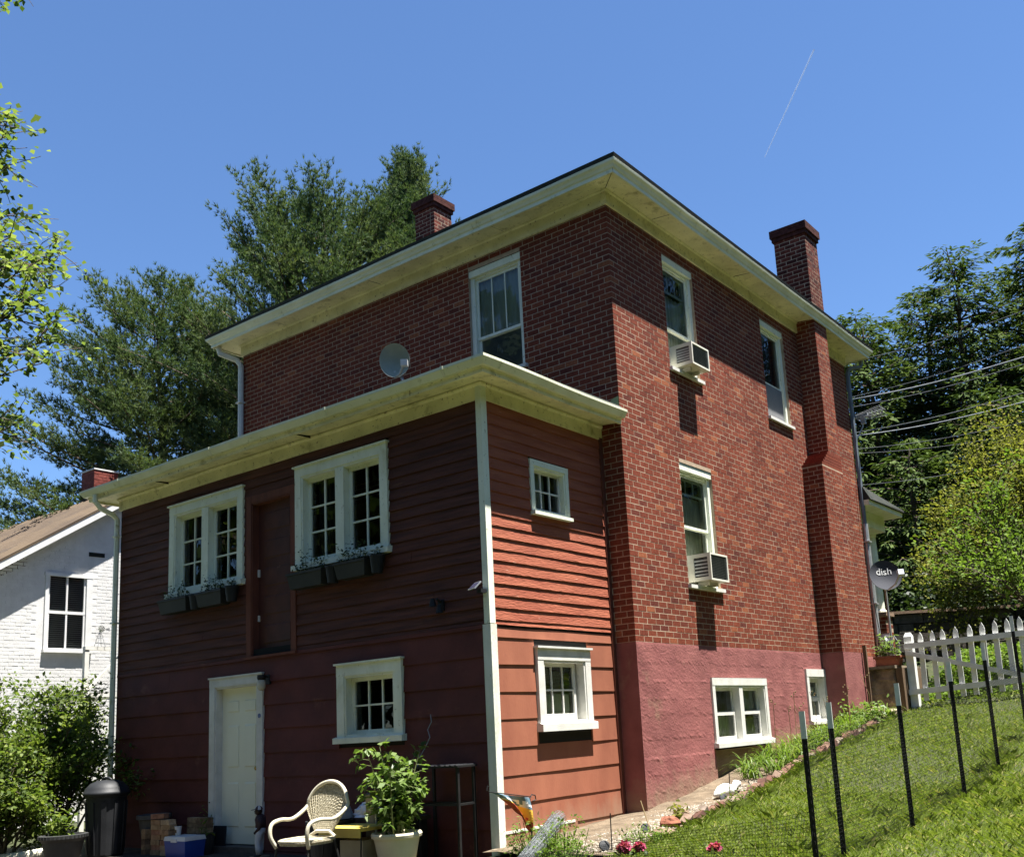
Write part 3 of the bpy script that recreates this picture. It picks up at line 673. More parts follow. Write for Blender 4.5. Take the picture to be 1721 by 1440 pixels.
class Sk:
    """branch skeleton: grows tapering tubes and remembers points for leaves"""
    def __init__(s, seed): s.mb = MB(); s.rs = np.random.RandomState(seed); s.pts = []; s.dirs = []
    def limb(s, p, d, L, r0, r1, steps=5, wander=.12, rise=0.0, n=5):
        P = [np.array(p, float)]; d = unit(np.array(d, float))
        for i in range(steps):
            d = unit(d+s.rs.normal(0, wander, 3)+np.array([0, 0, rise])); P.append(P[-1]+d*L/steps)
        s.mb.tube(P, list(np.linspace(r0, r1, steps+1)), n); return np.array(P), d
def perp(d, rs):
    v = np.cross(d, rs.normal(0, 1, 3)); return v/np.linalg.norm(v)
def broadleaf(sk, p, d, L, r, depth, spread=.7, rise=.06, ratio=.68, kids=4, tip=1.0, wander=.14):
    P, dd = sk.limb(p, d, L, r, r*.55, 5, wander, rise, 5 if depth > 1 else 3)
    if depth <= 1:
        m = max(2, int(L/.10*tip)); t = sk.rs.uniform(.15, 1.05, m)
        for q in t:
            i = min(int(q*5), 4); f = q*5-i; pt = P[i]+(P[i+1]-P[i])*f
            sk.pts.append(pt); sk.dirs.append(dd+.6*perp(dd, sk.rs))
        if depth <= 0: return
    for k in range(kids):
        q = sk.rs.uniform(.35, 1.0) if k else 1.0; i = min(int(q*5), 4); b = P[i]+(P[i+1]-P[i])*(q*5-i)
        nd = unit(dd+spread*perp(dd, sk.rs)*sk.rs.uniform(.5, 1.2))
        broadleaf(sk, b, nd, L*ratio*sk.rs.uniform(.75, 1.15), r*.5, depth-1, spread, rise, ratio, kids, tip, wander)
def tree_obj(name, label, cat, base, sk, V, k, leafmat, group=None, seed=0, barkmat=None, r=None):
    t = thing(name, label, cat, base, group)
    if sk is not None and sk.mb.f: obj('trunk', sk.mb, barkmat or m_bark, t)
    rs = np.random.RandomState(seed+5)
    fobj('crown', V, k, leafmat, t, r=(rs.rand(len(V)//k) if r is None else r))
    return t

m_pine = LM('pine_needles', [(.048,.09,.046),(.088,.138,.062),(.14,.185,.082),(.205,.245,.125)], .25, .7, .06)
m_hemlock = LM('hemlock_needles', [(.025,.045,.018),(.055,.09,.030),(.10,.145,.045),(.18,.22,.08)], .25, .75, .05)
m_maple = LM('maple_leaves', [(.07,.11,.03),(.12,.175,.045),(.19,.25,.075),(.28,.33,.13)], .48, .65, .1)
m_yellow = LM('yellow_green_leaves', [(.07,.085,.02),(.145,.155,.035),(.225,.23,.055),(.33,.32,.10)], .4, .75, .04)
m_green = LM('bright_green_leaves', [(.07,.12,.02),(.11,.18,.03),(.16,.25,.045),(.22,.31,.08)], .42, .65, .08)
m_shrub = LM('shrub_leaves', [(.055,.09,.022),(.10,.155,.032),(.17,.23,.05),(.26,.31,.085)], .42, .5, .15)
m_wood = LM('woodland_leaves', [(.028,.05,.014),(.05,.08,.02),(.08,.11,.03)], .3, .6, .1)
m_pot = LM('light_green_leaves', [(.09,.15,.03),(.14,.22,.05),(.19,.28,.08),(.25,.34,.12)], .42, .4)
m_grass = LM('grass_blades', [(.115,.16,.025),(.175,.24,.04),(.25,.32,.065),(.42,.40,.15)], .4, .6, .12)
m_lily = LM('daylily_leaves', [(.08,.14,.02),(.12,.20,.03),(.17,.26,.04),(.24,.30,.07)], .4, .45)

# white pines behind the house
def pine(base, height, seed, rad, zlow, tops=1, dens=1.0, spread_up=.35, prof=None, label='', group='pines behind the house', gap=.42, lean=(0, 0), nl=.155, nw=.025):
    sk = Sk(seed); rs = sk.rs; b = np.array(base, float); top = b+np.array([lean[0], lean[1], height])
    P = np.array([b+(top-b)*t+np.array([rs.normal(0, .12), rs.normal(0, .12), 0])*(0 if t in (0, 1) else 1) for t in np.linspace(0, 1, 9)]); sk.mb.tube(P, list(np.linspace(.30, .03, 9)), 7)
    tp, td = [], []
    def foliage(q0, d, L):
        n = max(2, int(L/.085*dens)); t = np.linspace(.15, 1, n)[:, None]
        tp.append(q0+d*L*t+rs.normal(0, .05, (n, 3))); td.append(d+np.array([0, 0, .45])+rs.normal(0, .25, (n, 3)))
    for h in np.arange(zlow, height-.15, gap):
        f = (h-zlow)/(height-zlow); Rh = rad*(prof(f) if prof else (1-f)**.75); nb = rs.randint(5, 8); a0 = rs.uniform(0, 6.28); i = h/height*8; j = min(int(i), 7); c = P[j]+(P[j+1]-P[j])*(i-j)
        for k in range(nb):
            a = a0+6.283*k/nb+rs.normal(0, .25); L = max(.3, Rh*rs.uniform(.65, 1.1)); el = spread_up*(.35+1.3*f)+rs.normal(0, .12)
            d = np.array([math.cos(a)*math.cos(el), math.sin(a)*math.cos(el), math.sin(el)])
            B, dd = sk.limb(c, d, L, .010+.009*L, .005, 5, .08, .06, 3)
            for s_ in range(max(4, int(L/.105*dens))):
                q = rs.uniform(.16, 1.0)**.85; ii = min(int(q*5), 4); bp = B[ii]+(B[ii+1]-B[ii])*(q*5-ii); bd = unit(B[ii+1]-B[ii])
                side = np.cross(bd, [0, 0, 1]); side = side/max(np.linalg.norm(side), 1e-6)*(1 if s_ % 2 else -1)
                d2 = unit(bd*.7+side*rs.uniform(.2, .9)+np.array([0, 0, rs.uniform(.0, .75)])); l2 = min(1.1, .28+.30*L*(1.1-q))*rs.uniform(.6, 1.2)
                foliage(bp, d2, l2)
            foliage(B[-2], dd, L/5+.2)
    tp, td = np.concatenate(tp), np.concatenate(td); N = 8
    V = needles(tp, td, rs, N, nl, nw, .8)
    clump = np.sin(tp[:, 0]*1.7+tp[:, 2]*2.1)*np.sin(tp[:, 1]*1.9-tp[:, 2]*1.3)*.18
    rr = np.repeat(np.clip(rs.rand(len(tp))*.6+.2+clump, 0, 1), N)*rs.uniform(.7, 1.1, len(tp)*N)
    t = thing('pine_tree', label, 'tree', tuple(b), group)
    obj('trunk', sk.mb, m_bark, t); fobj('crown', V, 3, m_pine, t, r=rr); return t
pine((-14.9, 8.0, -2.3), 16.6, 21, 5.4, 7.4, prof=lambda f: (1-f**3.0)*(.85+.15*min(1, f*5))+.10, spread_up=.5, dens=.92, gap=.34, label='broad bushy white pine rising in the middle behind the brick house')
pine((-13.0, 9.6, -2.3), 17.8, 22, 2.9, 10.0, prof=lambda f: (1-f)**.5*.9+.18, spread_up=.75, dens=1.1, gap=.36, label='slender upright white pine just left of the roof chimney')
pine((-19.3, 5.6, -2.3), 14.6, 23, 5.2, 6.8, prof=lambda f: (1-f)**.6+.09, spread_up=.2, dens=1.0, gap=.38, label='spreading white pine with drooping boughs above the white neighbour house')
pine((-16.9, 7.6, -2.3), 13.4, 26, 4.4, 6.0, prof=lambda f: (1-f)**.6+.1, spread_up=.3, label='lower white pine filling the gap beside the white downspout')
pine((-45.5, 12.4, -2.3), 15.3, 24, 4.0, 4, dens=.5, prof=lambda f: (1-f)**.8+.08, label='far conifer peeking in at the left edge above the brown roof', group='far conifers')
pine((-41.5, 14.6, -2.3), 13.0, 25, 2.5, 4, dens=.5, prof=lambda f: (1-f)**.8+.08, label='small far conifer top beside the vent pipe on the brown roof', group='far conifers')

# hemlocks on the wooded bank to the right
def hemlock(base, height, seed, rad, zlow, label, dens=1.0, group='hemlocks on the wooded bank'):
    sk = Sk(seed); rs = sk.rs; b = np.array(base, float); P = np.array([b+np.array([rs.normal(0, .08), rs.normal(0, .08), height*t]) for t in np.linspace(0, 1, 9)])
    sk.mb.tube(P, list(np.linspace(.3, .015, 9)), 6); tp, td, tr = [], [], []; up = np.array([0, 0, 1.])
    for h in np.arange(zlow, height-.05, .40):
        f = (h-zlow)/(height-zlow); Rh = rad*((1-f)**.62+.05); nb = rs.randint(5, 8); a0 = rs.uniform(0, 6.28); i = h/height*8; j = min(int(i), 7); c = P[j]+(P[j+1]-P[j])*(i-j)
        for k in range(nb):
            a = a0+6.283*k/nb+rs.normal(0, .25); L = Rh*rs.uniform(.6, 1.2); el = .35*f+.12+rs.normal(0, .08)
            d = np.array([math.cos(a)*math.cos(el), math.sin(a)*math.cos(el), math.sin(el)])
            x = np.linspace(0, 1, 6)[:, None]; B = c+d*L*x-up*(.16*L*x*x)+rs.normal(0, .03*L, (6, 3))*x
            if L > .8: sk.mb.tube(B, list(np.linspace(.012+.012*L, .004, 6)), 3)
            ns = max(6, int(L/.085*dens)); q = rs.uniform(.15, 1.0, ns); ii = np.minimum((q*5).astype(int), 4); fr = (q*5-ii)[:, None]
            bp = B[ii]+(B[ii+1]-B[ii])*fr; bd = unit(B[ii+1]-B[ii]); side = unit(np.cross(bd, up))*np.where(np.arange(ns) % 2, 1, -1)[:, None]
            d2 = unit(bd*.8+side*rs.uniform(.4, 1.0, (ns, 1))-up*rs.uniform(0, .45, (ns, 1))); l2 = (.25+.28*L*(1.1-q))*rs.uniform(.6, 1.2, ns)
            m = np.maximum(3, (l2/.15).astype(int)); idx = np.repeat(np.arange(ns), m); t = rs.uniform(.08, 1, len(idx))[:, None]; l = l2[idx][:, None]
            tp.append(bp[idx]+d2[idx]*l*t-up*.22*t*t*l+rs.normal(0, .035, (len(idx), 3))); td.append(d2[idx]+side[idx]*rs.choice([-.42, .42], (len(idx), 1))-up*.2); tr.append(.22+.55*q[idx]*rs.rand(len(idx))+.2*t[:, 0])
    tp, td, tr = np.concatenate(tp), np.concatenate(td), np.concatenate(tr)
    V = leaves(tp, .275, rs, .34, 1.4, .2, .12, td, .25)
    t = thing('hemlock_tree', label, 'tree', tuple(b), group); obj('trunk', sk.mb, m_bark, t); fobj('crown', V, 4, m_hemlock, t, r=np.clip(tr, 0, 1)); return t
for (x, y, h, rad, zl, sd, lb) in ((-2.4, 29.3, 16.4, 5.0, 2.0, 31, 'tall dark hemlock with the highest pointed top right of the chimney'),
                               (.6, 31.2, 14.0, 5.0, 2.0, 32, 'dark hemlock with a feathery top at the right edge of the picture'),
                               (-5.6, 27.6, 13.8, 4.8, 2.0, 33, 'hemlock with a ragged top just right of the brick chimney stack'),
                               (-8.0, 26.2, 14.0, 4.8, 2.0, 34, 'hemlock mostly hidden behind the brick chimney stack'),
                               (-4.4, 32.0, 15.4, 5.2, 2.0, 35, 'hemlock filling the dip between the two tallest hemlock tops'),
                               (-.6, 34.0, 13.6, 5.2, 2.0, 39, 'hemlock behind the two tallest tops at the right'),
                               (-7.0, 31.0, 15.0, 5.2, 2.0, 40, 'hemlock behind the ragged topped one near the chimney'),
                               (-.4, 25.0, 8.6, 4.0, .6, 36, 'low young hemlock behind the power lines'),
                               (-3.4, 23.5, 8.2, 3.8, .5, 37, 'low young hemlock behind the antenna and downspout'),
                               (2.6, 27.2, 10.5, 4.2, 1.0, 38, 'hemlock at the far right behind the yellow green tree'),
                               (4.5, 33.0, 12.0, 4.6, 2.0, 43, 'tall hemlock just outside the right edge'),
                               (8.6, 22.0, 17.5, 4.6, 1.5, 44, 'hemlock right of the front yard, mirrored in the brick wall windows'),
                               (13.5, 27.0, 20.0, 5.0, 1.5, 45, 'far hemlock beyond the front yard, mirrored in the brick wall windows')):
    hemlock((x, y, g(x, y)-.3), h, sd, rad, zl, lb, 1.0)
# dark understorey on the bank
rs = np.random.RandomState(77); n = 36000
X = rs.uniform(-9, 8, n); Y = rs.uniform(15.5, 26, n); Z = G(X, Y)+rs.rand(n)**1.4*(1.2+2.2*np.clip(np.sin(X*1.9+Y)*.5+.5, 0, 1)+ (Y-15.5)*.12)
fobj('woodland_undergrowth', leaves(np.stack([X, Y, Z], 1), .17, rs, .6, .8), 4, LM('undergrowth_leaves', [(.012,.022,.008),(.03,.05,.014),(.06,.09,.025)], .3), r=rs.rand(n)**1.6, kind='stuff', label='dark leafy undergrowth on the bank', cat='undergrowth')
def hillG(x, y): return G(x, y)
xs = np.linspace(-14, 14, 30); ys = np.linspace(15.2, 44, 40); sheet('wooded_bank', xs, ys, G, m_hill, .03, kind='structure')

# yellow-green small tree and bright green bush behind the picket fence
def bush_tree(name, label, cat, base, dirs, L, r, depth, leafm, size, seed, nper, spread=.75, kids=4, ratio=.66, aspect=.6, group=None, fuzz=.10, rise=.05, up=.5, wander=.14):
    sk = Sk(seed); rs = sk.rs
    for d in dirs: broadleaf(sk, np.array(base)+rs.normal(0, .04, 3)*np.array([1, 1, 0]), d, L*rs.uniform(.85, 1.15), r, depth, spread, rise, ratio, kids, 1.0, wander)
    P = np.array(sk.pts); Dd = np.array(sk.dirs); P = np.repeat(P, nper, 0)+rs.normal(0, fuzz, (len(P)*nper, 3)); Dd = np.repeat(Dd, nper, 0)
    return tree_obj(name, label, cat, tuple(base), sk, leaves(P, size, rs, aspect, up, .1, .25, Dd, .7), 4, leafm, group, seed)
bz = g(3.0, 12.6)
bush_tree('small_tree', 'rounded yellow green tree right of the porch behind the fence', 'tree', (3.3, 13.0, bz), [(-.35,-.1,1),(.25,.3,1.2),(.1,-.35,1),(-.55,.25,.9),(.5,-.1,1),(-.15,.1,1.3),(-.3,-.4,.9)], 2.25, .06, 3, m_yellow, .085, 41, 10, spread=.85, kids=4, ratio=.72, fuzz=.13, rise=.01)
bush_tree('small_tree', 'bright green leafy sapling with a leaning bare trunk behind the picket fence', 'tree', (3.15, 8.6, g(3.15, 8.6)), [(-.35,-.1,1),(-.05,-.15,1),(.2,.1,1),(-.55,.1,.9)], 1.35, .045, 3, m_green, .085, 42, 4, spread=.7, kids=4, ratio=.68, fuzz=.09, rise=.04)
# maple leaning in from the left edge: trunk outside the frame
sk = Sk(51); rs = sk.rs; mb0 = (-10.15, -5.05, g(-10.15, -5.05)-.6)
Pm, _ = sk.limb(mb0, (.03, .02, 1), 14.5, .26, .07, 8, .025, 0, 8)
for h, az, L in [(6.0,.5,2.2),(6.4,.9,2.3),(6.8,.25,2.4),(7.1,.6,2.8),(7.5,.85,2.7),(7.9,.45,2.9),(8.3,.95,2.5),(8.6,.3,2.7),(9.0,.7,2.7),(9.4,.5,2.5),(9.9,.85,2.3),(10.3,.35,2.3),(10.8,.65,2.0),(11.4,.5,1.8),(12.2,.7,1.7),(13.2,.6,1.8),(14.0,.8,1.6),(5.8,-1.6,2.5),(6.5,2.8,2.8),(7.5,-2.2,2.5),(8.5,2.2,2.4),(9.5,-1.2,2.2),(10.8,3.0,2.0)]:
    i = min(int(h/14.5*8), 7); c = Pm[i]+(Pm[i+1]-Pm[i])*(h/14.5*8-i)
    broadleaf(sk, c, (math.cos(az), math.sin(az), .38), L*.70, .035, 2, .75, -.01, .60, 5, .8, .12)
P = np.array(sk.pts); Dd = np.array(sk.dirs); P = np.repeat(P, 2, 0)+rs.normal(0, .07, (len(P)*2, 3)); Dd = np.repeat(Dd, 2, 0)
tree_obj('maple_tree', 'light green maple with leafy branches reaching in from the left edge', 'tree', mb0, sk, leaves(P, .115, rs, .85, .7, .2, .3, Dd, .8), 4, m_maple, seed=51)
# shrubs left of the addition
for (x, y, hh, sd, lb) in ((-8.15, -2.75, 1.05, 61, 'tall leafy shrub against the left corner downspout of the addition'), (-8.75, -3.35, 1.0, 62, 'leafy shrub at the far left behind the black trash can'), (-7.75, -3.75, .55, 63, 'low dark shrub at the left edge beside the black planter'), (-8.9, -2.4, 1.1, 64, 'tall open shrub in front of the white neighbour house')):
    bush_tree('shrub', lb, 'shrub', (x, y, -2.32), [(rs.normal(0, .28), rs.normal(0, .28), 1) for _ in range(9)], hh, .022, 3, m_shrub, .075, sd, 8, spread=.6, kids=3, ratio=.62, aspect=.62, group='shrubs left of the addition', fuzz=.085, rise=.03)
# unseen trees behind the camera and right, added to block sky fill, mirrored in panes
VT = [(-24,-22,1.6,'at the far back left'),(-12,-27,1.5,'at the back left'),(-5,-22,1.0,'behind the viewer at the left'),(3,-20,1.05,'close behind the viewer'),(14,-24,1.3,'at the back right'),(17,-14,1.0,'at the right of the viewer'),(23,-5,1.2,'beyond the lawn at the right'),(23,6,1.2,'right of the lawn level with the house'),(22,17,1.2,'right of the lawn level with the porch'),(24,29,1.4,'far beyond the front yard')]
for k, (x, y, s_, lb) in enumerate(VT):
    bush_tree('unseen_tree', 'unseen leafy tree %s, added to block sky light and mirrored in the windows' % lb, 'tree', (x, y, g(x, y)-.1), [(.2,.1,1),(-.35,.1,1),(.1,-.4,.9),(.4,.3,.8),(-.2,.45,.85)], 5.6*s_, .2, 2, m_wood, 1.0*s_, 81+k, 6, spread=.7, kids=4, ratio=.62, group='trees around the viewer', fuzz=.8*s_, rise=.03)
# ------------------------------------------------------------ neighbour house
nb = thing('white_house', 'white painted brick house with a brown ribbed metal roof at the left', 'house', (-17, 1.8, -2.3))
XN = -14.0; PN = PL('x', XN); yr, zrg = 1.95, 4.92; sl = .655
ey, ez = -3.9, zrg-(yr+3.9)*sl; ey2 = 7.8; ez2 = zrg-(ey2-yr)*sl
OPN = [(-.155,.645,1.19,2.68)]
mb = MB(); 
for a, b, c, d in cells(-3.6, 7.5, -2.3, 1.28, [(-.155,.645,1.19,1.29)]): PN.quad(mb, a, b, 0, c, d)
for a, b, c, d in cells(-.6, 1.0, 1.28, 2.85, OPN): PN.quad(mb, a, b, 0, c, d)
mb.poly([PN.p(-3.6,0,1.28), PN.p(-.6,0,1.28), PN.p(-.6,0,2.85), PN.p(-3.6+0,0,1.29)]); mb.poly([PN.p(1.0,0,1.28), PN.p(7.5,0,1.28), PN.p(yr,0,zrg-.06), PN.p(-.6,0,2.85+.4), PN.p(-.6,0,2.85), PN.p(1.0,0,2.85)])
mb.box(-24, XN-.012, -3.6, 7.5, -2.3, 1.2)
nw = obj('wall', mb, m_whitebrick, nb)
rsn = random.Random(5); bm = MB(); z = -.4; row = 0
while z < 4.7:      # painted courses standing slightly proud, uneven
    row += 1; zt = z+.062
    y = -3.6+(.1 if row % 2 else 0)
    while y < 7.4:
        y2 = y+.205
        lim = zrg-.10-abs((y+y2)/2-yr)*sl-.07*sl
        if zt < lim and not (y2 > -.26 and y < .75 and zt > 1.05 and z < 2.78) and not (y2 > .66 and y < 1.04 and zt > 3.15 and z < 3.27) and -1.5 < y < 2.4:
            n = rsn.uniform(.001, .006); PN.box(bm, y+rsn.uniform(0, .004), y2-.008, -.01, n, z, zt+rsn.uniform(-.003, .003))
        y = y2+.004
    z += .072
obj('brick_courses', bm, m_whitebrick, nw, kind='stuff')
mb = MB(); PN.box(mb, .68, 1.03, -.02, .012, 3.17, 3.26, m=0); obj('vent', mb, m_dark, nb)
# roof: two slopes with standing ribs, white rake boards
def roofpt(x, y, dz=0): return (x, y, zrg-abs(y-yr)*sl+dz)
mb = MB()
for y0_, y1_ in ((ey, yr), (yr, ey2)):
    mb.hexa([roofpt(-24.5, y0_), roofpt(XN+.32, y0_), roofpt(XN+.32, y1_), roofpt(-24.5, y1_)], [roofpt(-24.5, y0_, .05), roofpt(XN+.32, y0_, .05), roofpt(XN+.32, y1_, .05), roofpt(-24.5, y1_, .05)])
nr = obj('roof', mb, m_metalroof, nb)
ribm = MB(); ribm.hexa([(-.035, ey-yr, (ey-yr)*sl), (.035, ey-yr, (ey-yr)*sl), (.035, 0, 0), (-.035, 0, 0)], [(-.015, ey-yr, (ey-yr)*sl+.075), (.015, ey-yr, (ey-yr)*sl+.075), (.015, 0, .075), (-.015, 0, .075)])
rme = mesh('rib', ribm.v, ribm.f, m_metalroof)
x = XN+.29
while x > -24.4: put(bpy.data.objects.new('rib', rme), nr, loc=(x, yr, zrg+.05)); x -= .30
mb = MB()
for y0_, y1_ in ((ey, yr), (yr, ey2)): mb.hexa([roofpt(XN+.02, y0_, -.16), roofpt(XN+.31, y0_, -.16), roofpt(XN+.31, y1_, -.16), roofpt(XN+.02, y1_, -.16)], [roofpt(XN+.02, y0_, -.003), roofpt(XN+.31, y0_, -.003), roofpt(XN+.31, y1_, -.003), roofpt(XN+.02, y1_, -.003)])
obj('rake_board', mb, m_whiteclean, nb)
o = OPN[0]; mb = MB()
PN.box(mb, o[0]-.07, o[0], -.06, .035, o[2]-.03, o[3]); PN.box(mb, o[1], o[1]+.13, -.06, .035, o[2]-.03, o[3]); PN.box(mb, o[0]-.09, o[1]+.15, -.06, .04, o[3], o[3]+.07); PN.box(mb, o[0]-.09, o[1]+.15, -.06, .09, o[2]-.09, o[2]-.03)
zm = (o[2]+o[3])/2; PN.box(mb, o[0], o[1], -.06, .0, zm-.03, zm+.03); um = (o[0]+o[1])/2; PN.box(mb, um-.018, um+.018, -.06, -.005, o[2], o[3]); PN.box(mb, o[0], o[0]+.04, -.06, -.004, o[2], o[3]); PN.box(mb, o[1]-.04, o[1], -.06, -.004, o[2], o[3])
nwd = obj('window', mb, m_whiteclean, nb)
for (a, b) in ((o[0]+.04, um-.018), (um+.018, o[1]-.04)):
    for (c, d) in ((o[2], zm-.03), (zm+.03, o[3])): q = MB(); PN.quad(q, a, b, -.03, c, d); obj('pane', q, m_glass, nwd)
sl_ = MB(); PN.box(sl_, o[0]+.01, o[1]-.01, -.09, -.075, -.02, .012); m_blind = M('blind_slat', (.42,.42,.43), (.34,.34,.35), 3, .6)
for k in range(34):
    q = MB(); z = o[2]+.03+k*.043; PN.prism(q, o[0]+.01, o[1]-.01, [(-.10, z), (-.085, z+.026), (-.083, z+.024), (-.098, z-.002)]); obj('blind_slat', q, m_blind, nwd)
core = MB(); core.box(XN-.6, XN-.3, -.5, 1.0, .9, 2.9); obj('room', core, m_dark, nwd)
c = (-16.65, 2.05); mb = MB(); mb.box(c[0]-.30, c[0]+.28, c[1]-.02, c[1]+.58, 4.6, 5.30, .1); ch = obj('chimney', mb, M('black_tar', (.02,.02,.02), (.06,.055,.05), 6, .8), nb)
mb = MB(); bx = []
for pl, a, b in ((PL('y', c[1]-.025), c[0]-.305, c[0]+.285), (PL('x', c[0]+.285), c[1]-.025, c[1]+.585), (PLN('y', c[1]+.585), c[0]-.305, c[0]+.285), (PLN('x', c[0]-.305), c[1]-.025, c[1]+.585)): brick_add(pl, mb, brick_boxes(pl, a, b, 5.25, 5.80, [], 0, True, True))
mb.box(c[0]-.30, c[0]+.28, c[1]-.02, c[1]+.58, 5.2, 5.80, .3); obj('brick_courses', mb, M('painted_red_brick', (0,0,0), (.6,.55,.5), 20, .8, .4, 120, ramp=[(0,(.17,.035,.026)),(1,(.25,.06,.042))], spots=[((.4,.37,.34), 22, .69, .03)]), ch, kind='stuff')
mb = MB(); mb.box(c[0]-.32, c[0]+.30, c[1]-.04, c[1]+.60, 5.80, 5.835); obj('cap', mb, m_whitebrick, ch)
mb = MB(); mb.tube([(-21.6, 2.0, 4.7), (-21.6, 2.0, 5.35)], .06, 8); obj('vent_pipe', mb, m_grey, nb)
# deck rail and garden windmill in front of the neighbour
dk = thing('deck_railing', 'weathered white deck railing between the shrub and the neighbour house', 'railing', (-11, -1.4, -.4))
mb = MB(); mb.box(-11.05, -10.95, -.97, -.15, .86, .92); obj('top_rail', mb, m_white, dk)
for y in (-.93, -.2): mb = MB(); mb.box(-11.04, -10.96, y-.04, y+.04, -2.3, .86); obj('post', mb, m_white, dk)
for y0_, y1_ in ((-.93, -.2),):
    mb = MB(); mb.hexa([(-11.01, y0_, .12), (-10.99, y0_, .12), (-10.99, y0_+.05, .12), (-11.01, y0_+.05, .12)], [(-11.01, y1_-.05, .85), (-10.99, y1_-.05, .85), (-10.99, y1_, .85), (-11.01, y1_, .85)]); obj('brace', mb, m_white, dk)
mb = MB(); mb.box(-12.5, -10.9, -1.0, -.1, .02, .10); obj('deck_floor', mb, m_white, dk)
wm = thing('windmill_ornament', 'little garden windmill ornament on a lattice tower by the deck railing', 'ornament', (-11, -.68, .92)); wz = 1.245
mb = MB()
for sx, sy in ((-1,-1),(1,-1),(1,1),(-1,1)): mb.tube([(-11+.07*sx, -.68+.07*sy, .92), (-11, -.68, wz)], .005, 4)
for zz, rr in ((1.0, .055), (1.08, .038), (1.16, .02)): mb.tube([(-11+rr*a, -.68+rr*b, zz) for a, b in ((-1,-1),(1,-1),(1,1),(-1,1))], .004, 4, closed=True)
obj('tower', mb, m_grey, wm)
mb = MB()
for k in range(10): a = k*.628; mb.poly([(-10.96, -.68, wz), (-10.955, -.68+.065*math.cos(a), wz+.065*math.sin(a)), (-10.95, -.68+.065*math.cos(a+.4), wz+.065*math.sin(a+.4))])
obj('blades', mb, M('dark_green_tin', (.03,.04,.02), None, rough=.5), wm)
mb = MB(); mb.poly([(-11.0, -.60, wz), (-11.0, -.50, wz+.035), (-11.0, -.50, wz-.035)]); obj('tail', mb, m_grey, wm)
# car behind the shrubs
car = thing('parked_car', 'white parked car with a red tail lamp half hidden behind the left shrubs', 'car', (-11.6, -4.75, -2.3))
cx, cy, cz = -11.6, -4.75, -2.3
m_carpaint = M('white_car_paint', (.70,.71,.73), None, rough=.25, coat=.6); prof = [(-2.1,.35),(-2.15,.65),(-2.05,.9),(-1.35,.98),(-.75,1.42),(.65,1.45),(1.35,1.0),(2.05,.9),(2.15,.6),(2.1,.35)]
mb = MB(); A = [(cx-.82, cy+u, cz+z) for u, z in prof]; B_ = [(cx+.82, cy+u, cz+z) for u, z in prof]; mb.hexa(A, B_); obj('body', mb, m_carpaint, car)
for s in (-1, 1):
    mb = MB(); xx = cx+.823*s; mb.poly([(xx, cy-1.2, cz+1.0), (xx, cy+1.2, cz+1.02), (xx, cy+.6, cz+1.38), (xx, cy-.72, cz+1.36)]); obj('side_window', mb, m_black, car)
    for u in (-1.35, 1.35):
        mb = MB(); mb.lathe([(.0,-.1),(.2,-.1),(.32,-.09),(.33,0),(.32,.09),(.2,.1),(0,.1)], (0,0,0), 20); mb.v = [(cx+.80*s+z, cy+u+x, cz+.32+y) for x, y, z in mb.v]; obj('wheel', mb, m_black, car)
    mb = MB(); mb.box(cx+.55*s, cx+.80*s, cy+2.06, cy+2.13, cz+.72, cz+.88); obj('tail_lamp', mb, M('red_lamp', (.5,.01,.01), None, rough=.2), car)
    mb = MB(); mb.box(cx+.55*s, cx+.80*s, cy-2.13, cy-2.06, cz+.68, cz+.82); obj('headlight', mb, m_galv, car)

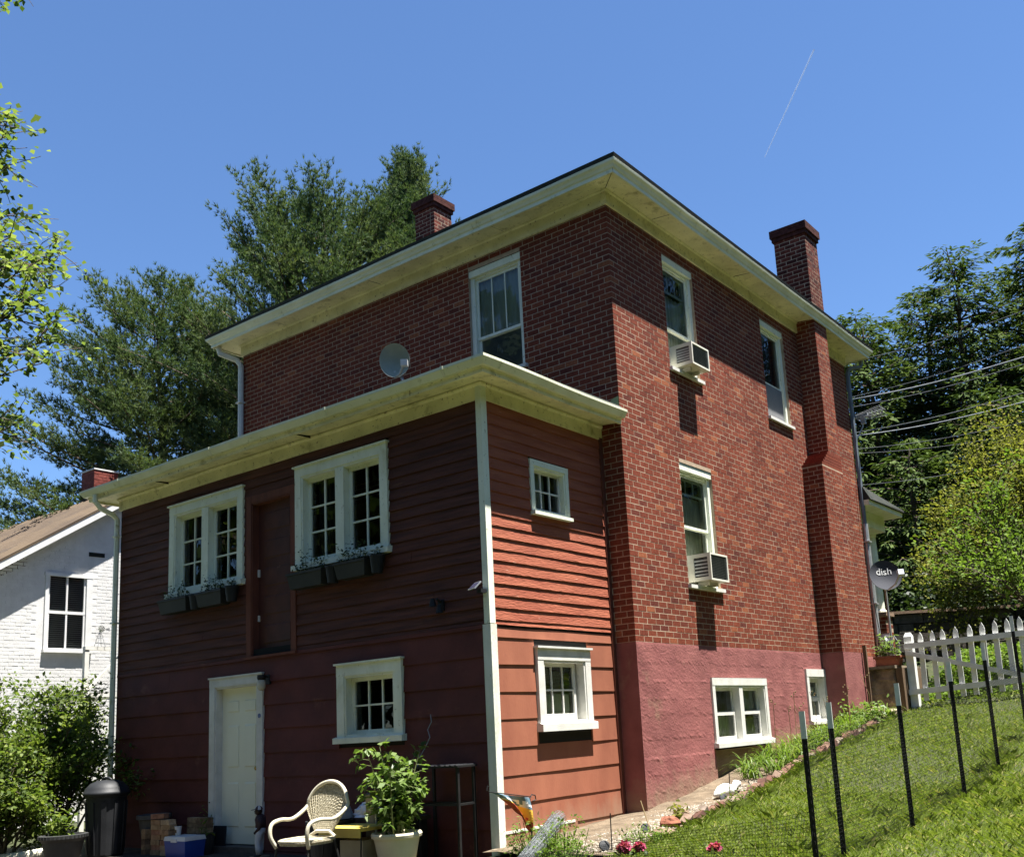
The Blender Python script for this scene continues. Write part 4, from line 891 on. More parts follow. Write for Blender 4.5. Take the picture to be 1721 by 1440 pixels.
# ------------------------------------------------------------ things fixed to the house
def air_conditioner(y0, y1, z0, z1, x1, label):
    t = thing('air_conditioner', label, 'air conditioner', ((x1-.1)/2, (y0+y1)/2, z0), 'window air conditioners')
    m_ac = M('ivory_sheet_metal', (.66,.64,.55), (.58,.56,.46), 5, .5, .05)
    mb = MB(); x0 = -.12; th = .012
    mb.box(x0, x1, y0, y1, z1-th, z1); mb.box(x0, x1, y0, y1, z0, z0+th); mb.box(x0, x1-.012, y1-th, y1, z0+th, z1-th)
    mb.box(x0, x0+.12, y0, y0+th, z0+th, z1-th); mb.box(x1-.04, x1-.012, y0, y0+th, z0+th, z1-th); mb.box(x0+.12, x1-.04, y0, y0+th, z1-.05, z1-th); mb.box(x0+.12, x1-.04, y0, y0+th, z0+th, z0+.05)
    e = .022
    mb.box(x1-.012, x1+.006, y0-.003, y0+e, z0-.003, z1+.003); mb.box(x1-.012, x1+.006, y1-e, y1+.003, z0-.003, z1+.003); mb.box(x1-.012, x1+.005, y0+e, y1-e, z1-e, z1+.003); mb.box(x1-.012, x1+.005, y0+e, y1-e, z0-.003, z0+e)
    obj('case', mb, m_ac, t)
    mb = MB(); mb.box(x0+.02, x1-.03, y0+.02, y1-.02, z0+.02, z1-.02); obj('coil', mb, M('dark_fins', (.05,.05,.05), (.10,.10,.10), 40, .6, stretch=(1,1,.1)), t)
    n = int((z1-z0-.05)/.022)
    for k in range(n):
        q = MB(); z = z0+.028+k*.022; q.hexa([(x1-.02, y0+e, z), (x1-.004, y0+e, z-.006), (x1-.003, y0+e, z-.003), (x1-.019, y0+e, z+.003)], [(x1-.02, y1-e, z), (x1-.004, y1-e, z-.006), (x1-.003, y1-e, z-.003), (x1-.019, y1-e, z+.003)]); obj('louvre', q, m_grey, t)
    for k in range(5):
        q = MB(); z = z0+.07+k*(z1-z0-.13)/5; q.box(x0+.125, x1-.045, y0+.003, y0+.008, z, z+.02); obj('side_louvre', q, m_galv, t)
    mb = MB(); mb.box(-.02, x1*.6, y0+.12, y0+.15, z0-.055, z0-.002); mb.box(-.02, x1*.6, y1-.15, y1-.12, z0-.055, z0-.002); obj('bracket', mb, m_white, t)
    mb = MB(); mb.box(-.125, -.10, 1.515 if y0 > 1.5 else y0-.1, y0, z0, z1); mb.box(-.125, -.10, y1, y1+.13, z0, z1); obj('side_panel', mb, m_white, t)
air_conditioner(1.62, 2.12, .865, 1.235, .25, 'ivory window air conditioner in the lower brick wall window')
air_conditioner(1.60, 2.10, 3.93, 4.25, .25, 'ivory window air conditioner in the upper brick wall window')
def frame_to(d):
    d = Vector(d).normalized(); q = d.to_track_quat('Z', 'Y'); return q.to_matrix()
def dish(name_label, c, d, rx, ry, face, armdir, lnb, mast, m_face, m_back, text=None):
    t = thing('satellite_dish', name_label, 'satellite dish', mast[0]); Mx = frame_to(d)
    mb = MB(); n, k = 32, 7
    P = [[Vector(c)+Mx @ Vector((rx*i/k*math.cos(2*math.pi*j/n), ry*i/k*math.sin(2*math.pi*j/n), .10*(i/k)**2-.10)) for j in range(n)] for i in range(k+1)]
    Q = [[p-Mx @ Vector((0,0,.012)) for p in rw] for rw in P]
    for i in range(k):
        for j in range(n):
            mb.poly([P[i][j], P[i+1][j], P[i+1][(j+1) % n], P[i][(j+1) % n]], m=0); mb.poly([Q[i][j], Q[i][(j+1) % n], Q[i+1][(j+1) % n], Q[i+1][j]], m=1)
    for j in range(n): mb.poly([P[k][j], Q[k][j], Q[k][(j+1) % n], P[k][(j+1) % n]], m=1)
    obj('reflector', mb, [m_face, m_back], t)
    a = Vector(c)+Mx @ Vector(armdir); mb = MB(); mb.tube([Vector(c)+Mx @ Vector((0, -ry*.98, -.02)), Vector(c)+Mx @ Vector((armdir[0]*.5, -ry*1.0, armdir[2]*.55)), a], .018, 6); obj('arm', mb, m_galv, t)
    mb = MB(); mb.rbox(a, lnb, Mx); obj('receiver', mb, m_galv if text else m_whiteclean, t)
    mb = MB(); mb.tube([Vector(c)-Mx @ Vector((0,0,.11)), Vector(c)-Mx @ Vector((0,.02,.18))]+[Vector(p) for p in mast[::-1]], .022, 8); obj('mast', mb, m_grey, t)
    if text:
        cu = bpy.data.curves.new('lettering', 'FONT'); cu.body = text; cu.size = .17; cu.extrude = .002; cu.align_x = 'CENTER'; cu.align_y = 'CENTER'
        to = bpy.data.objects.new('tmp', cu); COL.objects.link(to); bpy.context.view_layer.update()
        me = bpy.data.meshes.new_from_object(to.evaluated_get(bpy.context.evaluated_depsgraph_get())); bpy.data.objects.remove(to)
        X = Vector((0,0,1)).cross(Vector(d)).normalized(); Y = Vector(d).normalized().cross(X)
        for v in me.vertices:
            u, w_ = v.co.x*1.05-.0, v.co.y*1.05+.10; rr = (u/rx)**2+(w_/ry)**2
            v.co = (Vector(c)+X*u+Y*w_+Vector(d).normalized()*(.10*rr-.10+.006+v.co.z) - Vector(mast[0]))
        me.materials.clear(); me.materials.append(m_whiteclean); lo = put(bpy.data.objects.new('lettering', me), t, loc=mast[0])
    return t
m_dgrey = M('dark_grey_dish', (.045,.047,.055), (.035,.037,.045), 3, .75, spec=.1); m_dgreen = M('grey_green_dish', (.27,.31,.25), (.21,.245,.20), 4, .55, spots=[((.42,.44,.40), 9, .64, .08)])
dish('white edged grey green satellite dish standing on the addition roof', (-2.78, -1.2, 4.03), (.62, -.77, -.12), .205, .235, None, (.16, -.12, .30), (.045,.04,.06), [(-2.62, -1.15, 2.93), (-2.62, -1.12, 3.55)], m_dgreen, m_whiteclean)
dish('dark grey round satellite dish with white lettering on a pole by the front corner', (.58, 7.74, 1.42), (.52, -.80, .34), .285, .30, None, (.16, -.16, .36), (.05,.05,.05), [(.47, 7.98, -.25), (.47, 7.98, 1.15)], m_dgrey, m_grey, 'dish')
an = thing('tv_antenna', 'small grey television antenna on a bent arm at the front corner downspout', 'antenna', (.05, 8.6, 4.3))
mb = MB(); mb.tube([(.06, 8.55, 4.25), (.12, 8.58, 4.35), (.2, 8.6, 4.5), (.22, 8.6, 4.72)], .014, 6); obj('arm', mb, m_galv, an)
mb = MB(); mb.box(.02, .32, 8.57, 8.63, 4.70, 4.75); mb.box(.18, .26, 8.56, 8.64, 4.55, 4.68); obj('housing', mb, m_galv, an)
for dy in (-.16, -.06, .06, .16):
    mb = MB(); mb.tube([(.05, 8.6+dy*.4, 4.73), (.62, 8.6+dy, 4.80), (.66, 8.6+dy, 4.66), (.10, 8.6+dy*.5, 4.66)], .006, 5); obj('element', mb, m_galv, an)
# lights on the addition
t = thing('wall_lamp', 'small jar lamp with a dark cap beside the cream door', 'lamp', (-3.99, -2.36, -.2))
mb = MB(); mb.box(-4.02, -3.94, -2.37, -2.345, -.24, -.12); mb.tube([(-3.98, -2.36, -.15), (-3.98, -2.44, -.13), (-3.98, -2.46, -.16)], .012, 6); mb.lathe([(.0, .02), (.05, .015), (.055, -.02), (.045, -.05)], (-3.98, -2.46, -.14), 16); obj('cap', mb, m_blackmetal, t)
mb = MB(); mb.lathe([(.044, 0), (.052, -.03), (.05, -.10), (.03, -.13), (0, -.135)], (-3.98, -2.46, -.185), 16); obj('glass_jar', mb, M('frosted_glass', (.45,.44,.38), None, rough=.15), t, smooth=True)
t = thing('security_light', 'dark twin security lamp under the clapboards right of the paired windows', 'lamp', (-.98, -2.36, .4))
mb = MB(); mb.box(-1.02, -.94, -2.38, -2.352, .34, .46); mb.tube([(-.98, -2.375, .44), (-.98, -2.44, .47)], .015, 6); obj('base', mb, m_blackmetal, t)
for dx, dz_ in ((-.05, .03), (.05, -.05)): mb = MB(); mb.lathe([(.0, .05), (.025, .045), (.042, -.04), (.0, -.042)], (-.98+dx, -2.45, .40+dz_), 14); obj('lamp_head', mb, m_blackmetal, t)
t = thing('solar_light', 'slim solar panel lamp on the white corner board of the addition', 'lamp', (-.36, -2.40, .5))
mb = MB(); c = Vector((-.37, -2.50, .53)); Mx = frame_to((-.25, -.65, .72)); mb.rbox(c, (.075, .055, .006), Mx); obj('panel', mb, m_galv, t)
mb = MB(); mb.rbox(c+Mx @ Vector((0, 0, .007)), (.066, .046, .002), Mx); obj('solar_cells', mb, M('solar_cells', (.03,.03,.06), (.05,.05,.08), 60, .2), t)
mb = MB(); mb.box(-.38, -.32, -2.46, -2.372, .46, .50); obj('bracket', mb, m_black, t)

# ------------------------------------------------------------ window boxes
def leafy(parent, c, hx, hy, h, n, size, mat, seed, name='plant', aspect=.5):
    rs = np.random.RandomState(seed); P = np.stack([c[0]+rs.uniform(-hx, hx, n), c[1]+rs.uniform(-hy, hy, n), c[2]+rs.rand(n)**1.3*h*(.5+.7*np.sin(np.arange(n)*.07)**2)], 1)
    sb = MB()
    for i in range(0, n, 9): sb.tube([(P[i, 0]*.7+c[0]*.3, P[i, 1]*.7+c[1]*.3, c[2]-.02), P[i]], .003, 3)
    obj('stem', sb, mat, parent); fobj(name, leaves(P, size, rs, aspect, .6), 4, mat, parent, r=rs.rand(n), kind='stuff')
m_herb = LM('grey_green_herb', [(.035,.06,.035),(.06,.10,.05),(.10,.15,.08)], .3); m_box = M('charcoal_planter', (.020,.021,.019), (.03,.03,.027), 5, .6)
def window_box(u0, u1, z0, z1, label, seed, h=.16):
    t = thing('window_box', label, 'planter', ((u0+u1)/2, YS-.13, z0), 'window boxes under the paired windows'); n0, n1 = .04, .21; e = .035
    mb = MB(); mb.hexa([(u0+e, YS-n0, z0), (u1-e, YS-n0, z0), (u1-e, YS-n1+.03, z0), (u0+e, YS-n1+.03, z0)], [(u0, YS-n0, z1), (u1, YS-n0, z1), (u1, YS-n1, z1), (u0, YS-n1, z1)]); mb.box(u0-.008, u1+.008, YS-n1-.008, YS-n1+.004, z1-.025, z1+.004); obj('box', mb, m_box, t)
    leafy(t, ((u0+u1)/2, YS-.125, z1), (u1-u0)/2-.03, .06, h, 190, .045, m_herb, seed)
def small_pot(u, z0, z1, label, seed, plant=False):
    t = thing('plant_pot', label, 'pot', (u, YS-.12, z0), 'black pots among the window boxes')
    mb = MB(); mb.lathe([(0, 0), (.062, 0), (.088, z1-z0), (.095, z1-z0), (.095, z1-z0+.02), (.08, z1-z0+.02), (.075, z1-z0-.02), (0, z1-z0-.02)], (u, YS-.12, z0), 18); obj('pot', mb, m_black, t)
    if plant: leafy(t, (u, YS-.12, z1), .06, .05, .15, 60, .045, m_herb, seed)
window_box(-6.16, -5.50, .86, 1.05, 'leftmost charcoal window box under the left paired window', 1, .20); small_pot(-5.39, .855, 1.03, 'black pot between the two boxes of the left paired window', 2)
window_box(-5.28, -4.72, .86, 1.05, 'charcoal window box in the middle under the left paired window', 3, .2); small_pot(-4.60, .87, 1.05, 'black pot with a sprig at the right end of the left window', 4, True)
window_box(-3.38, -2.74, .86, 1.05, 'charcoal window box at the left under the right paired window', 5, .24); small_pot(-2.63, .855, 1.04, 'black pot between the two boxes of the right paired window', 6)
window_box(-2.52, -1.99, .87, 1.06, 'charcoal window box at the right under the right paired window', 7, .24); small_pot(-1.87, .87, 1.06, 'black pot at the right end under the right paired window', 8, True)
# ------------------------------------------------------------ patio and the things on it
ZP = -2.28
m_patio = M('old_patio', (.06,.05,.04), (.035,.03,.024), 5, .95, .6, 40, spots=[((.10,.085,.065), 3, .62, .1)], bdist=.02)
mb = MB(); mb.box(-7.2, -.42, -5.2, YS-.001, -2.5, ZP); obj('patio', mb, m_patio, kind='structure')
# trash can
t = thing('trash_can', 'tall round black plastic trash can with a domed lid by the downspout', 'trash can', (-6.42, -3.06, ZP)); c = (-6.42, -3.06, ZP)
mb = MB(); mb.lathe([(0, 0), (.205, 0), (.215, .02), (.25, .74), (.262, .75), (.262, .79), (.25, .80)], c, 40)
for k in range(10): a = 2*math.pi*k/10; mb.rbox((c[0]+.232*math.cos(a), c[1]+.232*math.sin(a), c[2]+.36), (.012, .03, .33), Matrix.Rotation(a, 3, 'Z') @ Matrix.Rotation(.05, 3, 'Y'))
obj('bin', mb, m_black, t, smooth=False)
mb = MB(); mb.lathe([(.275, .77), (.29, .775), (.29, .81), (.275, .82), (.262, .86), (.20, .925), (.12, .955), (0, .962)], c, 40); mb.tube([(c[0]-.12, c[1], c[2]+.955), (c[0]-.05, c[1], c[2]+.985), (c[0]+.05, c[1], c[2]+.985), (c[0]+.12, c[1], c[2]+.955)], .018, 6); obj('lid', mb, m_black, t, smooth=True)
# round planter
c = (-6.42, -3.62, ZP); t = thing('planter', 'round charcoal planter with ribbed rim and a leafy plant before the trash can', 'planter', c)
mb = MB(); mb.lathe([(0, 0), (.17, 0), (.19, .02), (.245, .25), (.285, .29), (.285, .33), (.245, .335), (.23, .27), (0, .27)], c, 36); obj('pot', mb, M('charcoal_plastic', (.035,.036,.036), (.05,.05,.05), 5, .5), t)
for k in range(36): q = MB(); a = 2*math.pi*k/36; q.rbox((c[0]+.287*math.cos(a), c[1]+.287*math.sin(a), c[2]+.31), (.006, .012, .018), Matrix.Rotation(a, 3, 'Z')); obj('rim_rib', q, m_box, t)
leafy(t, (c[0]-.10, c[1]+.02, c[2]+.27), .13, .13, .34, 170, .085, m_shrub, 12, aspect=.7)
# corrugated drain hose
p0, p1 = Vector((-8.2, -4.05, -2.27)), Vector((-6.75, -3.62, -2.19)); path, rad = [], []
for i in range(121):
    f = i/120; path.append(p0.lerp(p1, f)+Vector((.0, .08*math.sin(f*3), -.02*math.sin(f*4)))); rad.append(.062+.008*math.sin(i*1.75))
mb = MB(); mb.tube(path, rad, 14); put_o = obj('drain_hose', mb, M('ivory_corrugated_plastic', (.60,.57,.45), (.48,.45,.34), 4, .5), label='ivory corrugated drain hose lying at the lower left corner', cat='hose')
# stacked bricks, every brick its own
m_loose = M('tan_loose_brick', (0,0,0), (.55,.52,.5), 16, .9, .6, 120, ramp=[(0,(.22,.14,.08)),(.5,(.42,.28,.15)),(.8,(.36,.18,.11)),(1,(.55,.40,.25))], bdist=.006)
lb_me = []
for i in range(6):
    mb = MB(); mb.rbox((0, 0, 0), (.10, .05, .030), None, i/5, taper=.985); lb_me.append(mesh('loose_brick', mb.v, mb.f, m_loose, mb.r))
def loose(x, y, z, rz, label, group, tilt=0.0, i=None):
    o = put(bpy.data.objects.new('loose_brick', lb_me[random.randrange(6) if i is None else i]), None, label, 'brick', group, loc=(x, y, z)); o.rotation_euler = (tilt, random.uniform(-.03, .03), rz); return o
L1, G1 = 'tan brick in the neat stack between the trash can and the blue cooler', 'bricks stacked by the cooler'
for k in range(7):
    z = ZP+.031+k*.0625
    for j in range(2): loose(-5.62+j*.21+random.uniform(-.01, .01), -2.80+random.uniform(-.01, .01), z, random.uniform(-.06, .06), L1, G1)
loose(-5.60, -2.80, ZP+.031+7*.0625+.01, .35, 'lone tan brick lying askew on top of the brick stack', G1, i=4)
for k in range(5):
    for j in range(2): loose(-5.92+j*.02, -2.62-j*.12, ZP+.031+k*.0625, 1.5+random.uniform(-.1, .1), 'darker brick in the low pile left of the neat brick stack', G1, i=random.randrange(3))
for k in range(7):
    for j in range(2): loose(-5.25+j*.21, -2.52, ZP+.031+k*.0625, random.uniform(-.06, .06), 'shaded brick in the row against the red rear wall behind the stack', G1, i=random.randrange(3))
t = thing('planter', 'dark grey empty planter half hidden behind the trash can and bricks', 'planter', (-6.02, -2.60, ZP)); mb = MB(); mb.lathe([(0, 0), (.12, 0), (.19, .42), (.22, .43), (.22, .48), (.19, .485), (.17, .40), (0, .40)], (-6.02, -2.62, ZP), 24); obj('pot', mb, M('grey_resin', (.09,.09,.085), (.06,.06,.055), 5, .6), t)
# cooler
c = (-5.0, -2.83, ZP); t = thing('cooler', 'small blue cooler with a white lid beside the brick stack', 'cooler', c); hx, hy = .20, .13
mb = MB(); mb.hexa([(c[0]-hx, c[1]-hy, c[2]), (c[0]+hx, c[1]-hy, c[2]), (c[0]+hx, c[1]+hy, c[2]), (c[0]-hx, c[1]+hy, c[2])], [(c[0]-hx-.02, c[1]-hy-.015, c[2]+.20), (c[0]+hx+.02, c[1]-hy-.015, c[2]+.20), (c[0]+hx+.02, c[1]+hy+.015, c[2]+.20), (c[0]-hx-.02, c[1]+hy+.015, c[2]+.20)]); obj('body', mb, M('blue_plastic', (.02,.06,.30), (.018,.05,.26), 4, .35), t)
mb = MB(); hx += .025; hy += .02; mb.hexa([(c[0]-hx, c[1]-hy, c[2]+.201), (c[0]+hx, c[1]-hy, c[2]+.201), (c[0]+hx, c[1]+hy, c[2]+.201), (c[0]-hx, c[1]+hy, c[2]+.201)], [(c[0]-hx+.01, c[1]-hy+.01, c[2]+.25), (c[0]+hx-.01, c[1]-hy+.01, c[2]+.25), (c[0]+hx-.01, c[1]+hy-.01, c[2]+.25), (c[0]-hx+.01, c[1]+hy-.01, c[2]+.25)]); mb.box(c[0]-.06, c[0]+.06, c[1]-hy-.008, c[1]-hy+.01, c[2]+.185, c[2]+.225); obj('lid', mb, m_whiteclean, t)
cc = (-5.10, -2.86, ZP+.252); t = thing('paper_cup', 'white paper cup with a dark mark standing on the cooler lid', 'cup', cc); mb = MB(); mb.lathe([(0, 0), (.03, 0), (.042, .105), (.045, .105), (.045, .112), (.038, .112), (.028, .01), (0, .01)], cc, 20); obj('cup', mb, m_whiteclean, t)
mb = MB(); 
for s in range(4): a = -1.7+s*.16; b = a+.16; mb.poly([(cc[0]+.0385*math.cos(a), cc[1]+.0385*math.sin(a), cc[2]+.035), (cc[0]+.0385*math.cos(b), cc[1]+.0385*math.sin(b), cc[2]+.035), (cc[0]+.0415*math.cos(b), cc[1]+.0415*math.sin(b), cc[2]+.075), (cc[0]+.0415*math.cos(a), cc[1]+.0415*math.sin(a), cc[2]+.075)])
obj('print', mb, M('brown_print', (.12,.07,.03), None), t)
c = (-4.90, -2.60, ZP); t = thing('potted_plant', 'spindly plant in a dark pot behind the blue cooler', 'plant', c); mb = MB(); mb.lathe([(0, 0), (.08, 0), (.11, .24), (.12, .25), (.1, .25), (0, .22)], c, 18); obj('pot', mb, m_black, t); leafy(t, (c[0], c[1], c[2]+.24), .11, .07, .34, 46, .07, m_shrub, 15, aspect=.35)
mb = MB(); mb.box(-4.72, -5.3+.16+.0, -2.40, -2.375, ZP, ZP+.30); mb = MB(); mb.hexa([(-4.80, -2.40, ZP), (-5.195+.0, -2.40, ZP), (-5.195, -2.39, ZP), (-4.80, -2.39, ZP)], [(-4.80, -2.375, ZP+.32), (-5.195, -2.375, ZP+.32), (-5.195, -2.365, ZP+.32), (-4.80, -2.365, ZP+.32)])
obj('black_panel', mb, m_black, label='black sheet leaning on the wall left of the cream door frame', cat='panel')
# figurine by the door: boy in cap, dark jersey, white trousers
c = (-3.83, -2.60, ZP); t = thing('figurine', 'small lawn figure in a striped cap, dark top and white trousers by the door', 'figurine', c)
def P3(f, s, z): a = (-.75, -.66); b = (.66, -.75); return (c[0]+a[0]*f+b[0]*s, c[1]+a[1]*f+b[1]*s, c[2]+z)
mb = MB()
for s in (-.045, .045): mb.tube([P3(0, s, .03), P3(.005, s*1.05, .10), P3(.015, s*1.0, .18), P3(.0, s*.95, .25), P3(-.01, s*.6, .32)], [.030, .036, .034, .043, .05], 12)
mb.tube([P3(-.01, 0, .27), P3(-.01, 0, .335)], [.062, .060], 14); obj('trousers', mb, m_whiteclean, t, smooth=True)
m_jer = M('dark_jersey', (.035,.02,.02), (.06,.03,.03), 20, .6); mb = MB()
mb.tube([P3(-.01, 0, .315), P3(-.015, 0, .38), P3(-.01, 0, .44), P3(0, 0, .475), P3(.005, 0, .49)], [.058, .062, .066, .045, .028], 14)
for s in (-1, 1): mb.tube([P3(-.01, s*.06, .455), P3(-.03, s*.082, .39), P3(-.01, s*.078, .33), P3(.03, s*.06, .29)], [.030, .027, .022, .016], 10)
obj('jersey', mb, m_jer, t, smooth=True)
m_fs = M('dark_brown_glaze', (.03,.018,.013), None, rough=.35); mb = MB(); mb.sphere(P3(.01, 0, .525), .045, .045, .052); mb.tube([P3(.0, 0, .475), P3(.005, 0, .50)], .022, 8); mb.sphere(P3(.053, 0, .522), .010); mb.sphere(P3(.045, 0, .503), .014, .014, .006); mb.sphere(P3(0, .045, .525), .011); mb.sphere(P3(0, -.045, .525), .011); mb.sphere(P3(.046, .016, .535), .006); mb.sphere(P3(.046, -.016, .535), .006)
for s in (-1, 1): mb.sphere(P3(.04, s*.055, .28), .018)
obj('head', mb, m_fs, t, smooth=True)
mb = MB(); n = 16
for j in range(n):
    for i in range(4):
        a0, a1 = 2*math.pi*j/n, 2*math.pi*(j+1)/n; t0, t1 = math.pi/2*i/4, math.pi/2*(i+1)/4
        f = lambda a, th: P3(.01+.050*math.cos(a)*math.cos(th), .050*math.sin(a)*math.cos(th), .545+.045*math.sin(th))
        mb.poly([f(a0, t0), f(a1, t0), f(a1, t1), f(a0, t1)], m=(j//2) % 2)
mb.hexa([P3(.045, -.035, .545), P3(.095, -.025, .538), P3(.095, .025, .538), P3(.045, .035, .545)], [P3(.045, -.035, .552), P3(.095, -.025, .544), P3(.095, .025, .544), P3(.045, .035, .552)], m=1)
obj('cap', mb, [m_whiteclean, m_jer], t, smooth=True)
mb = MB()
for s in (-.045, .045): mb.sphere(P3(.025, s, .018), .05, .028, .02)
obj('shoes', mb, m_black, t, smooth=True); mb = MB(); mb.lathe([(0, 0), (.12, 0), (.12, .012), (0, .012)], (c[0], c[1], c[2]-.004), 24); obj('base', mb, m_conc_old, t)

# wicker chair
t = thing('wicker_chair', 'cream wicker armchair with a rounded fan back on thin metal legs', 'chair', (-1.42, -3.72, ZP)); ang = math.radians(6)
def Q3(x, y, z):   # chair frame: +y forward, x to its right... turned to face away from the house
    ca, sa = math.cos(ang), math.sin(ang); X, Y = -x*.84, -y*.84
    return (-1.52+X*ca-Y*sa, -3.78+X*sa+Y*ca, ZP+z*.94)
m_wick = M('cream_wicker', (.52,.47,.34), (.30,.26,.17), 42, .7, .9, 120, stretch=(1,1,1), bdist=.012); m_wick2 = M('cream_rattan_frame', (.55,.51,.40), (.44,.40,.30), 10, .5, .2, 60)
def back_y(z): return -.25-.20*(z-.40)
def smooth_path(P, k=4):
    P = [Vector(p) for p in P]; P = [P[0]*2-P[1]]+P+[P[-1]*2-P[-2]]; out = []
    for i in range(1, len(P)-2):
        for j in range(k):
            t = j/k; a, b, c, d = P[i-1:i+3]; out.append(.5*((2*b)+(c-a)*t+(2*a-5*b+4*c-d)*t*t+(3*b-a-3*c+d)*t**3))
    return out+[P[-2]]
pts = []
for i in range(1, 16):
    a = math.pi*i/16; z = .60+.36*math.sin(a)**.75; x = -.325*math.cos(a); pts.append(Q3(x, back_y(z)-.03*math.sin(a), z))
arm_l = [Q3(-.25, .24, .34), Q3(-.285, .30, .46), Q3(-.295, .27, .575), Q3(-.305, .12, .61), Q3(-.325, -.10, .605)]
arm_r = [(p) for p in (Q3(.25, .24, .34), Q3(.285, .30, .46), Q3(.295, .27, .575), Q3(.305, .12, .61), Q3(.325, -.10, .605))]
mb = MB(); mb.tube(smooth_path(arm_l+pts+arm_r[::-1]), .019, 10); obj('arm_and_back_frame', mb, m_wick2, t, smooth=True)
mb = MB(); nu = 25     # woven fan back: ribs and wefts
def bk(u, v):          # u -1..1 across, v 0..1 up
    a = math.acos(max(-1, min(1, -u))); zt = .60+.36*math.sin(a)**.75-.02; zb = .44+.03*u*u; z = zb+(zt-zb)*v; x = u*(.15+.165*min(1, v*1.15)); return Q3(x, back_y(z)-.05*(1-u*u)*v, z)
for i in range(nu):
    u = -.96+1.92*i/(nu-1); q = MB(); q.tube([bk(u, v) for v in np.linspace(0, 1, 7)], .008, 5); obj('rib', q, m_wick, t)
for j in range(26):
    v = .03+.94*j/25; mb.tube([tuple(np.array(bk(-.97+1.94*i/24, v))+np.array([0, .006*(1 if (i+j) % 2 else -1), 0])) for i in range(25)], .0065, 4)
obj('weaving', mb, m_wick, t)
mb = MB(); ring_ = [Q3(.27*math.copysign(abs(math.cos(a))**.7, math.cos(a)), .02+.27*math.copysign(abs(math.sin(a))**.7, math.sin(a)), .40) for a in np.linspace(0, 2*math.pi, 40)[:-1]]
mb.hexa([(p[0], p[1], p[2]-.035) for p in ring_], ring_); mb.tube(ring_, .018, 6, closed=True); obj('seat', mb, m_wick, t)
mb = MB(); mb.tube([Q3(-.2, -.235, .41), Q3(-.1, -.25, .46), Q3(.1, -.25, .46), Q3(.2, -.235, .41)], .018, 6); obj('lower_back', mb, m_wick2, t)
for s in (-1, 1):
    q = MB(); q.tube([Q3(.24*s, .24, .38), Q3(.26*s, .26, .2), Q3(.27*s, .28, 0)], .011, 6); obj('leg', q, m_blackmetal, t); q = MB(); q.tube([Q3(.20*s, -.22, .40), Q3(.23*s, -.26, .2), Q3(.25*s, -.30, 0)], .011, 6); obj('leg', q, m_blackmetal, t)
    q = MB(); q.tube([Q3(.265*s, .265, .16), Q3(0, 0, .22), Q3(-.245*s, -.28, .16)], .007, 5); obj('stretcher', q, m_blackmetal, t)
# yellow side table, bucket, bench, bag, box behind
t = thing('side_table', 'low yellow topped table with thin dark legs behind the wicker chair', 'table', (-1.62, -3.05, ZP)); zt = ZP+.40
mb = MB(); mb.hexa([(-1.90, -3.32, zt), (-1.28, -3.32, zt), (-1.28, -2.86, zt), (-1.90, -2.86, zt)], [(-1.90, -3.32, zt+.03), (-1.28, -3.32, zt+.03), (-1.28, -2.86, zt+.03), (-1.90, -2.86, zt+.03)]); mb.box(-1.9, -1.28, -3.325, -3.315, zt-.06, zt+.032); obj('table_top', mb, M('yellow_paint', (.60,.48,.10), (.50,.39,.08), 5, .55, spots=[((.35,.30,.12), 12, .68, .05)]), t)
for x in (-1.87, -1.31):
    for y in (-3.28, -2.9): q = MB(); q.tube([(x, y, zt), (x+.01, y-.02, zt-.2), (x+.03*(1 if x > -1.6 else -1), y-.03, ZP)], .008, 5); obj('leg', q, m_blackmetal, t)
t = thing('bucket', 'black plastic nursery tub behind the wicker chair', 'tub', (-2.18, -2.92, ZP)); mb = MB(); mb.lathe([(0, 0), (.20, 0), (.255, .44), (.27, .44), (.27, .47), (.25, .47), (.235, .40), (0, .40)], (-2.18, -2.92, ZP), 28); obj('tub', mb, m_black, t)
t = thing('wash_basin', 'pale grey basin upside down on the black tub behind the chair', 'basin', (-2.25, -2.84, ZP+.48)); mb = MB(); mb.lathe([(.24, 0), (.235, .01), (.19, .12), (.10, .165), (0, .17)], (-2.25, -2.84, ZP+.475), 26); obj('bowl', mb, M('grey_enamel', (.30,.30,.28), (.22,.22,.2), 6, .5), t, smooth=True)
t = thing('bench', 'low dark wooden bench against the red rear wall', 'bench', (-1.95, -2.62, ZP)); mb = MB(); mb.box(-2.55, -1.18, -2.80, -2.42, ZP+.44, ZP+.48); obj('seat', mb, M('dark_wood', (.05,.038,.028), (.03,.022,.016), 8, .85, .4), t)
for x in (-2.48, -1.25): q = MB(); q.box(x-.03, x+.03, -2.78, -2.44, ZP, ZP+.44); obj('leg', q, m_blackmetal, t)
rs = np.random.RandomState(3); mb = MB(); n, k = 22, 10; c = (-1.86, -2.62, ZP+.48)
vs = []; 
for i in range(k+1):
    th = math.pi/2*i/k
    for j in range(n): a = 2*math.pi*j/n; q = 1+rs.uniform(-.16, .16); vs.append((c[0]+.24*q*math.cos(th)*math.cos(a), c[1]+.15*q*math.cos(th)*math.sin(a), c[2]+.16*math.sin(th)*(1+rs.uniform(-.12, .12))))
mb.faces(vs, [(i*n+j, i*n+(j+1) % n, (i+1)*n+(j+1) % n, (i+1)*n+j) for i in range(k) for j in range(n)]); obj('white_bag', mb, M('white_crumpled_plastic', (.72,.73,.76), (.62,.64,.70), 6, .5, .4, 25), label='crumpled white plastic bag lying on the dark bench', cat='bag')
t = thing('rolled_mat', 'dull grey rolled mat lying on the bench behind the white bag', 'mat', (-1.95, -2.47, ZP+.53)); mb = MB(); mb.tube([(-2.1, -2.47, ZP+.66), (-1.75, -2.46, ZP+.66)], .05, 14); obj('roll', mb, M('grey_felt', (.12,.12,.115), (.09,.09,.085), 8, .9), t)
